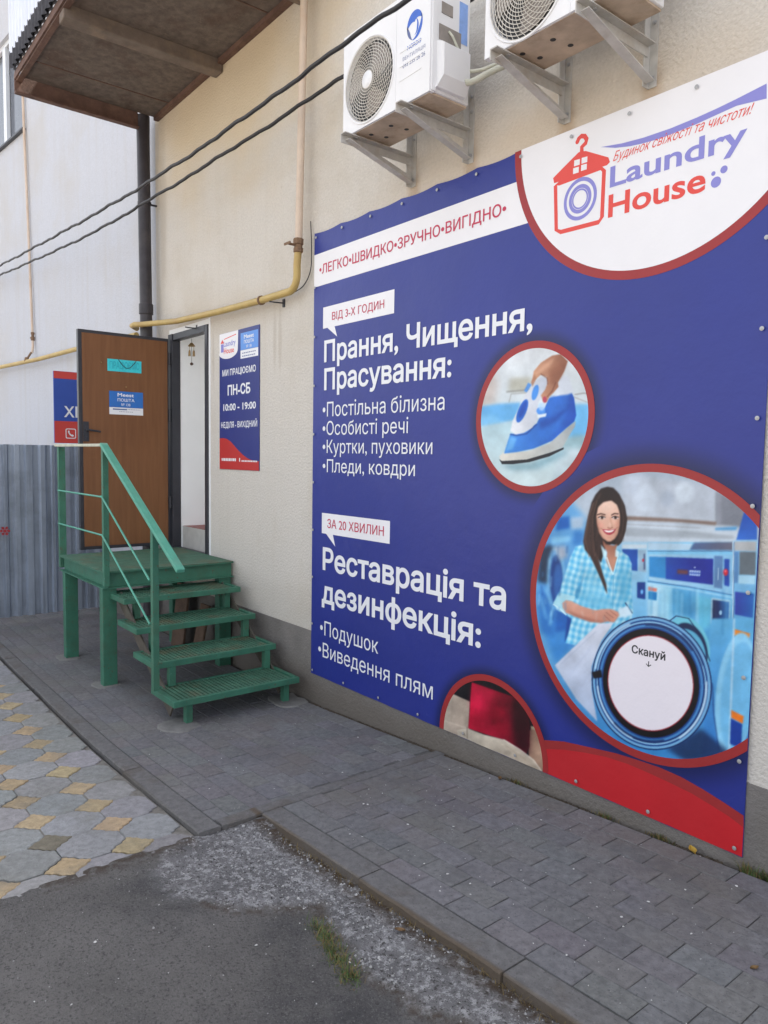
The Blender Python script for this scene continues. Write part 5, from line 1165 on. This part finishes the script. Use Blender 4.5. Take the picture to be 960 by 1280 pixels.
cv.poly(P5((180,490),(250,478),(360,520),(500,555),(600,620),(690,690),(740,760),(760,800),(500,740),(190,560)),grad((206,196,180),(180,166,150),'v',910,960),.6); cv.line(P5((490,555),(600,620),(690,690),(745,765)),1.4,(226,218,204),.5,.8); cv.line(P5((500,590),(640,690)),1.4,(170,154,136),.8,.6); cv.ell(*p5(520,640),4,3,(150,140,128),1,.6); cv.line(P5((246,470),(248,545)),1,(120,108,98),.4,.8); cv.line(P5((190,500),(240,530)),1.2,(180,168,152),.6,.7)
cv.texture(9,.9); picture('pillow_picture',cv,-2.75,.23,.378,.0036,3,.92,'printed picture of a red pillow cut by the banner edge'); halo(-2.75,.23,.40,.48,.7); ring('pillow_picture_ring',-2.75,.23,.371,.407,4,M['red_pvc'])
# faint soft dark print round the pictures is left out; logo
mb=MB(); lg=lambda x,y:wp(650+x/3.097,130+y/3.097)
def stroke(pts,w,k,m,closed=False):
    P=[np.array(p) for p in pts]; n_=len(P); Lp=[];Rp=[]
    for i in range(n_):
        a_=P[(i-1)%n_] if (closed or i>0) else P[i]; b_=P[(i+1)%n_] if (closed or i<n_-1) else P[i]
        d=b_-a_; d=d/np.hypot(*d); nn_=np.array([-d[1],d[0]]); Lp.append(P[i]+nn_*w/2); Rp.append(P[i]-nn_*w/2)
    for i in range(n_ if closed else n_-1):
        j=(i+1)%n_; mb.face([wv(*Lp[i],k),wv(*Lp[j],k),wv(*Rp[j],k),wv(*Rp[i],k)],m)
    if not closed:
        for e in (P[0],P[-1]): mb.face([wv(e[0]+w/2*math.cos(t),e[1]+w/2*math.sin(t),k+.35) for t in np.linspace(0,2*math.pi,13)[:-1]],m)
body=[lg(*p) for p in [(145,320),(160,310),(320,250),(333,262),(325,440),(312,460),(165,498),(148,490)]]
stroke(body,.021,4,0,True)
roof=[lg(*p) for p in [(136,290),(175,250),(235,190),(262,185),(350,210),(356,228),(345,240),(240,275),(140,310)]]; poly_wall(mb,roof,4.3,0)
for (x,y) in ((218,222),(247,212),(214,252),(245,240)): poly_wall(mb,[lg(x,y),lg(x+22,y-6),lg(x+21,y+16),lg(x-1,y+23)],4.8,1)
hook=[lg(*p) for p in [(247,188),(247,170),(262,155),(266,140),(258,128),(245,128),(235,138),(230,150)]]; stroke(hook,.022,4.5,0)
ca_,cb_=lg(240,370),None
rx_=abs(lg(303,350)[0]-lg(175,390)[0])/2; rz_=abs(lg(238,290)[1]-lg(238,452)[1])/2
for (f0,f1) in ((1.0,.82),(.68,.50)):
    A_=ell(ca_[0],ca_[1],rx_*f0,rz_*f0,48);B_=ell(ca_[0],ca_[1],rx_*f1,rz_*f1,48)
    for i in range(48):
        j=(i+1)%48; mb.face([wv(*A_[i],4.3),wv(*A_[j],4.3),wv(*B_[j],4.3),wv(*B_[i],4.3)],2)
A_=ell(ca_[0],ca_[1],rx_*.48,rz_*.48,40);B_=ell(ca_[0],ca_[1],rx_*.40,rz_*.40,40)
for i in range(40):
    j=(i+1)%40; mb.face([wv(*A_[i],4.3),wv(*A_[j],4.3),wv(*B_[j],4.3),wv(*B_[i],4.3)],2)
l3=lambda x,y:wp(640+x/3,y/3)
swoosh=[l3(*p) for p in [(340,555),(420,541),(500,520),(600,486),(700,445),(780,409),(850,375),(962,318),(962,374),(850,401),(770,437),(700,469),(620,501),(560,524),(500,541),(450,552),(395,558)]]
poly_wall(mb,clip(swoosh),4,2)
for (x,y,r_) in ((766,306,.0215),(797,257,.0150),(756,273,.009)):
    c_=lg(x,y); poly_wall(mb,ell(c_[0],c_[1],r_,r_,28),4.3,2)
mb.build('logo',[M['logo_red'],M['white_pvc'],M['logo_blue']],BN)
def wtext(name,items,mats,k=5):
    for (s,p0,p1,ptop,ptop0,bold,shear,m) in items:
        mb=MB(); x0,z0=wp(*p0); x1,z1=wp(*p1); cap=wp(*ptop)[1]-wp(*ptop0)[1]
        add_text(mb,s,x0,(z0+z1)/2,x1,cap,m,bold,shear,place=lambda x,z:wv(x,z,k)); mb.build(name,mats,BN)
wtext('logo_lettering',[('Laundry',(764.6,238.2),(936,178),(765.3,210.7),(764.6,238.2),.020,0,0),('House',(762.4,273),(884,238.5),(763,243),(762.4,273),.020,0,1),
    ('Будинок свіжості та чистоти!',(768.8,199.4),(944.5,146.5),(770,188),(768.8,200.0),.0,.5,1)],[M['logo_blue'],M['logo_red']])
wtext('stripe_lettering',[('•ЛЕГКО•ШВИДКО•ЗРУЧНО•ВИГІДНО•',(401.5,342.5),(635,270),(627.6,256.7),(627.6,272.7),.010,0,0)],[M['text_red']])
def callout(q_,tail,k=1):
    P=[wp(*p) for p in q_]; z1=(P[0][1]+P[1][1])/2; z0=(P[2][1]+P[3][1])/2; t=wp(*tail); x0=(P[0][0]+P[3][0])/2; x1=(P[1][0]+P[2][0])/2
    mb=MB(); poly_wall(mb,[(x0,z0),(x0,z1),(x1,z1),(x1,z0),(x0+.36*(x1-x0)*.5,z0),(t[0],t[1]),(x0+.07*(x1-x0),z0)],k); return mb
callout([(406,384.7),(495,362.2),(495,392.3),(406,410.8)],(423.5,421)).build('callout_box',M['white_pvc'],BN)
callout([(404.4,641),(489.4,651),(489.4,678.8),(404.4,667)],(421,683)).build('callout_box',M['white_pvc'],BN)
wtext('callout_lettering',[('ВІД 3-Х ГОДИН',(417.3,400.2),(482.5,385.5),(482,374.8),(482,385.5),.003,0,0),('ЗА 20 ХВИЛИН',(411.3,660),(482,669.4),(411.3,648.8),(411.3,660),.003,0,0)],[M['text_red']])
wtext('heading_lettering',[('Прання, Чищення,',(407.5,451),(668,413.5),(408,423.8),(407.5,451),.022,0,0),('Прасування:',(407.5,487.5),(566.6,470.3),(407.5,460.3),(407.5,487.5),.022,0,0),
    ('Реставрація та',(405.6,711.6),(634.7,762),(406,683),(405.6,711.6),.024,0,0),('дезинфекція:',(404.5,753.5),(603.4,806.6),(406,683),(405.6,711.6),.024,0,0)],[M['text_white']])
wtext('list_lettering',[('•Постільна білизна',(405.6,520.8),(558,512.8),(411,502.5),(411,520.6),.0,0,0),('•Особисті речі',(405.6,543.8),(512.5,541.6),(411,526.6),(411,543.8),0,0,0),('•Куртки, пуховики',(405.6,566.6),(542.8,567.5),(410.6,550),(410.6,566.6),0,0,0),('•Пледи, ковдри',(405.6,590.4),(521,594.7),(410.6,574.4),(411,590.6),0,0,0),
    ('•Подушок',(402.3,794.5),(475,813.8),(408.8,777),(408.8,795),0,0,0),('•Виведення плям',(400,820.5),(543.3,871.6),(406.6,803.8),(405.6,821.6),0,0,0)],[M['text_white']])
wtext('scan_lettering',[('Скануй',(791.9,815.6),(834,824.2),(792.8,805.5),(791.9,815.6),.022,0,0),('↓',(809.5,832),(816.5,833.5),(812,826),(812,833),.01,0,0)],[M['text_dark']])
# screws with washers all round
sc0=MB().lathe((0,0,0),(0,-1,0),[(.009,0),(.009,.0015),(.0055,.002),(.005,.0035),(.001,.004)],14).build('screw',M['screw'],BN,smooth=30)
pos=[]
for i in range(11): pos.append((BX0+.03+(BX1-BX0-.06)*i/10,BZ1-.035))
for i in range(9): pos.append((BX0+.03+(BX1-BX0-.06)*i/8,BZ0+.03))
for i in range(1,9): pos.append((BX0+.022,BZ0+.03+(BZ1-BZ0-.065)*i/9)); pos.append((BX1-.028,BZ0+.03+(BZ1-BZ0-.065)*i/9+.02))
for i,(x,z) in enumerate(pos):
    o=sc0 if i==0 else sc0.copy()
    if i: COL.objects.link(o); o.parent=BN
    o.location=Vector((x,-.0215,z))-Vector(BN.location)
# sc0's mesh was built about the world origin less the banner's base: recentre it
for v in sc0.data.vertices: v.co+=Vector(BN.location)

# ------------------------------------------------------------------ opening-hours poster
PO=thing('hours_poster',(-5.715,0,1.70),'tall narrow blue and red opening hours poster beside the doorway','poster')
X0,X1,Z0,Z1=-6.065,-5.358,1.70,2.873
mb=MB(); mb.box(X0,X1,-.007,-.002,Z0,Z1); mb.build('poster_sheet',M['poster_blue'],PO)
pp=lambda k:(lambda x,z:(x,-.0074-.0005*k,z))
def ppoly(mb,pts,k,m):
    from mathutils.geometry import tessellate_polygon
    n0=len(mb.v)
    for p in pts: mb.vert(pp(k)(*p))
    for t in tessellate_polygon([[Vector((p[0],p[1],0)) for p in pts]]): mb.f.append([n0+i for i in t]); mb.m.append(m)
mb=MB(); w_=X1-X0; H_=Z1-Z0
wave_=[(X0+w_*t,Z0+H_*(.13+.085*math.exp(-((t-.12)/.22)**2)-.05*t*0+(.05*(1-t)))) for t in np.linspace(0,1,24)]
wave_=[(X0+.001,Z0+.23*H_)]+[(X0+w_*t,Z0+H_*z_) for t,z_ in ((.1,.232),(.2,.225),(.3,.205),(.4,.172),(.5,.14),(.6,.112),(.7,.09),(.8,.075),(.9,.068),(.998,.066))]
ppoly(mb,[(X0+.001,Z0+.001)]+wave_+[(X1-.001,Z0+.001)],0,0); mb.build('red_wave',[M['poster_red']],PO)
mb=MB(); ppoly(mb,[(X0+.001,Z1-.001),(X0+.001,Z1-.145*H_)]+[(X0+w_*.23+w_*.25*math.cos(t),Z1-.135*H_+.055*H_*math.sin(t)*1.0) for t in np.linspace(math.pi*1.05,2*math.pi,16)]+[(X0+.49*w_,Z1-.001)],0,0); mb.build('logo_field',M['white_pvc'],PO)
mb=MB(); P_=pp(1); lx,lz=X0+.03,Z1-.075
add_text(mb,'Laundry',X0+.085,Z1-.115,X0+.30,.05,0,.015,place=P_); add_text(mb,'House',X0+.085,Z1-.175,X0+.27,.05,1,.015,place=P_)
ppoly(mb,[(X0+.02,Z1-.085),(X0+.055,Z1-.05),(X0+.09,Z1-.085)],1,1); ppoly(mb,[(X0+.03,Z1-.09),(X0+.08,Z1-.09),(X0+.08,Z1-.16),(X0+.03,Z1-.16)],1,0); ppoly(mb,[(X0+.09,Z1-.055),(X0+.31,Z1-.035),(X0+.31,Z1-.028),(X0+.09,Z1-.048)],1,1); mb.build('logo',[M['logo_blue'],M['logo_red']],PO)
mb=MB(); cx0,cx1=X0+.55*w_,X1-.02
ppoly(mb,[(cx0,Z1-.175),(cx1,Z1-.175),(cx1,Z1-.035),(cx0,Z1-.035)],0,0); ppoly(mb,[(cx0,Z1-.245),(cx1,Z1-.245),(cx1,Z1-.177),(cx0,Z1-.177)],0,1)
add_text(mb,'Meest',cx0+.06,Z1-.085,cx1-.07,.034,1,.02,place=P_); add_text(mb,'ПОШТА',cx0+.06,Z1-.125,cx1-.07,.028,1,.015,place=P_); add_text(mb,'№ 138',cx0+.10,Z1-.163,cx1-.11,.024,1,.005,place=P_)
for zz in (.2,.225):
    x=cx0+.03
    while x<cx1-.04:
        w2=random.uniform(.015,.03); ppoly(mb,[(x,Z1-zz-.006),(x+w2,Z1-zz-.006),(x+w2,Z1-zz+.002),(x,Z1-zz+.002)],1,2); x+=w2+.008
mb.build('post_card',[M['sky_card'],M['text_white'],M['label_grey']],PO)
def ptext(_,s,p0,p1,pt,pt0,bold,m=0):
    x0,z0=wp(*p0);x1,z1=wp(*p1); mb=MB(); add_text(mb,s,x0,(z0+z1)/2,x1,wp(*pt)[1]-wp(*pt0)[1],m,bold,place=P_); mb.build('poster_lettering',M['text_white'],PO)
mb=MB(); ptext(mb,'МИ ПРАЦЮЄМО',(279,470.3),(320.8,464.4),(279,462.3),(279,470.3),.02); ptext(mb,'ПН-СБ',(285.6,494.2),(313.9,490.6),(285.6,481.3),(285.6,494.2),.03)
ptext(mb,'10:00 - 19:00',(280.2,513.6),(320.9,510.2),(280.2,504.8),(280.2,513.6),.025); ptext(mb,'НЕДІЛЯ - ВИХІДНИЙ',(277.5,535.2),(322.5,532.8),(277.5,527.8),(277.5,535.2),.015)
for (u0,u1,v_,h_) in ((.06,.43,.062,.024),(.52,.55,.06,.03),(.58,.96,.06,.012)):
    x=X0+u0*w_
    while x<X0+u1*w_: 
        w2=random.uniform(.014,.026); ppoly(mb,[(x,Z0+v_*H_),(x+w2,Z0+v_*H_),(x+w2,Z0+v_*H_+h_),(x,Z0+v_*H_+h_)],1,0); x+=w2+.007
mb.build('small_print',M['text_white'],PO)

# ------------------------------------------------------------------ wind chime in the doorway
WC=thing('wind_chime',(-6.80,.06,2.70),'small brass wind chime hanging in the doorway','chime')
x,y=-6.80,.065
mb=MB(); mb.tube([(x,y,2.93),(x,y,2.70)],.002,5); mb.build('cord',M['cable'],WC)
mb=MB(); mb.lathe((x,y,2.855),(0,0,1),[(.032,0),(.034,.004),(.022,.02),(.008,.035)],16); mb.build('top_disc',M['brass'],WC,smooth=40)
for k in range(4):
    a=k*math.pi/2+.4; xx,yy=x+.028*math.cos(a),y+.028*math.sin(a)
    mb=MB(); mb.tube([(xx,yy,2.855),(xx,yy,2.82)],.0015,4); mb.lathe((xx,yy,2.765),(0,0,1),[(.013,0),(.011,.01),(.010,.04),(.004,.055)],10); mb.build('bell',M['brass'],WC,smooth=40)
mb=MB(); mb.lathe((x,y,2.675),(0,0,1),[(.004,0),(.016,.008),(.016,.02),(.004,.03)],12); mb.build('clapper',M['rubber_brown'],WC,smooth=40)

# ------------------------------------------------------------------ grass, gravel, litter
def blade(mb,x,y,z,h,lean,w,m=0):
    a=random.uniform(0,6.28); d=np.array([math.cos(a),math.sin(a)]); n_=np.array([-d[1],d[0]])
    pts=[]
    for t in (0,.5,1):
        c=np.array([x,y])+d*lean*t*t; zz=z+h*(t-.25*lean/h*t*t*0); ww=w*(1-t)+.0004
        pts.append(((c[0]-n_[0]*ww,c[1]-n_[1]*ww,zz),(c[0]+n_[0]*ww,c[1]+n_[1]*ww,zz)))
    for (a0,a1),(b0,b1) in zip(pts[:-1],pts[1:]): mb.face([a0,a1,b1,b0],m)
mb=MB(); line=[at(*p,z=.10)[:2] for p in [(396,1150),(404,1165),(412,1178),(420,1192),(430,1208),(438,1222),(440,1228)]]
for k in range(700):
    i=random.randrange(len(line)-1); t=random.random(); p=np.array(line[i])*(1-t)+np.array(line[i+1])*t; p=p+rng.normal(0,.022,2)*np.array([1,.8])
    z=float(ground_z(np.array([p[0]]),np.array([p[1]]))[0][0]); blade(mb,p[0],p[1],z-.004,random.uniform(.006,.03)*(1.3 if random.random()<.15 else 1),random.uniform(.006,.035),random.uniform(.0008,.0018),0 if random.random()<.6 else 1)
for k in range(500):                     # along the foot of the wall at the right
    xx=random.uniform(-1.36,-.9); z=float(gz(xx)); blade(mb,xx,-.018+random.gauss(0,.012),z-.01,random.uniform(.012,.05),random.uniform(.004,.035),random.uniform(.001,.0025),0 if random.random()<.6 else 1)
for k in range(420):                     # dry wisps along the kerb
    xx=random.uniform(-2.9,-.9); yy=-1.262+random.gauss(0,.012); z=float(ground_z(np.array([xx]),np.array([yy]))[0][0]); blade(mb,xx,yy,z-.003,random.uniform(.008,.03),random.uniform(.004,.03),random.uniform(.0006,.0014),1)
for k in range(260):
    xx=random.choice((-1.72,-1.70,-2.55,-2.0))+random.gauss(0,.03); z=float(gz(xx)); blade(mb,xx,-.02+random.gauss(0,.008),z-.01,random.uniform(.008,.028),random.uniform(.004,.02),random.uniform(.0008,.0018),1 if random.random()<.7 else 0)
o=mb.build('grass',[M['grass'],M['dry']]); tag(o,'short grass tufts in cracks along the kerb and wall','grass',kind='stuff')
mb=MB()
def chip(mb,x,y,z,s,m=0):
    a=random.uniform(0,6.28); n_=random.choice((4,5,6)); P=[(x+s*math.cos(a+k*6.283/n_)*random.uniform(.6,1.2),y+s*math.sin(a+k*6.283/n_)*random.uniform(.6,1.2)) for k in range(n_)]
    top=[mb.vert((x+(p[0]-x)*.6,y+(p[1]-y)*.6,z+s*random.uniform(.3,.7))) for p in P]; bot=[mb.vert((*p,z-s*.3)) for p in P]
    mb.f.append(top); mb.m.append(m)
    for k in range(n_): mb.f.append([bot[k],bot[(k+1)%n_],top[(k+1)%n_],top[k]]); mb.m.append(m)
XX=rng.uniform(-3.25,-.9,14000); YY=rng.uniform(-2.9,-1.26,14000); zz,mk,_=ground_z(XX,YY); cl=fbm(XX*6,YY*6,21)
for x,y,z,m_,c_ in zip(XX,YY,zz,mk,cl):
    if (m_>.5 and random.random()<.6*(c_>.40)) or random.random()<.006: chip(mb,x,y,z,min(.009,max(.0018,random.lognormvariate(-5.75,.4))))
o=mb.build('gravel',M['chip']); tag(o,'pale stone chips scattered over the broken concrete','gravel',kind='stuff')
mb=MB()
for k in range(2600):
    xx=random.uniform(-4.55,-.7); yy=-abs(random.gauss(0,.026))-.003
    if fbm(np.array([xx*5.]),np.array([2.]),31)[0]<.34 or yy<-.085: continue
    chip(mb,xx,yy,float(gz(xx))-(.014 if yy>-.05 else .001),random.uniform(.003,.011) if yy>-.05 else random.uniform(.002,.005))
o=mb.build('soil',mat('dark soil crumbs',(.075,.058,.043),.95,.4,60)); tag(o,'dark soil crumbs in the gap along the wall foot','soil',kind='stuff')
mb=MB()
for k in range(420):
    r_=random.random()
    if r_<.5: x,y=random.uniform(-3.0,-.6),random.uniform(-1.1,-.06); z=float(gz(x))+.006
    elif r_<.65: x,y=random.uniform(-5,-3.2),random.uniform(-1.4,-.1); z=float(gz(x))+.003
    else:
        x,y=random.uniform(-3.2,-1.),random.uniform(-2.7,-1.3); z=float(ground_z(np.array([x]),np.array([y]))[0][0])+.002
    s=random.uniform(.0010,.0032) if random.random()<.8 else random.uniform(.003,.0065); a=random.uniform(0,3.14); e=random.uniform(.4,1)
    n_=6; P=[(x+s*math.cos(t)*math.cos(a)-s*e*math.sin(t)*math.sin(a),y+s*math.cos(t)*math.sin(a)+s*e*math.sin(t)*math.cos(a),z+random.uniform(.001,.004)) for t in np.linspace(0,6.283,n_+1)[:-1]]
    mb.face(P)
o=mb.build('litter',M['petal']); tag(o,'tiny white petals and scraps strewn over the paving','litter',kind='stuff')

for i,(x,y,lab) in enumerate(((-1.545,-.045,'yellow dry leaf lying at the wall foot under the red banner corner'),(-2.62,-.07,'small brown leaf by the wall under the banner pillow picture'),(-1.02,-.62,'brown leaf lying alone in the middle of the near pavers'),(-1.95,-1.33,'curled brown leaf on the broken concrete beside the kerb'))):
    mb=MB(); a=random.uniform(0,6.28); sc=(.030,.02,.016,.02)[i]; n_=7
    def lp(u,v):
        X=sc*(u-.5)*2; Y=v*sc*.55*math.sin(math.pi*min(max(u,.02),.98))
        zz=.006+sc*.35*v*v+sc*.3*abs(u-.5)
        return (x+X*math.cos(a)-Y*math.sin(a),y+X*math.sin(a)+Y*math.cos(a),(float(gz(x)) if y>-1.2 else float(ground_z(np.array([x]),np.array([y]))[0][0]))+zz-.001)
    for p_ in range(n_):
        for v0,v1 in ((-1,0),(0,1)): mb.face([lp(p_/n_,v0),lp((p_+1)/n_,v0),lp((p_+1)/n_,v1),lp(p_/n_,v1)])
    o=mb.build('fallen_leaf',mat('dry leaf',((.42,.27,.04),(.16,.09,.035),(.17,.10,.04),(.14,.08,.035))[i],.7,.25,90),weld=True,smooth=60); tag(o,lab,'leaf')
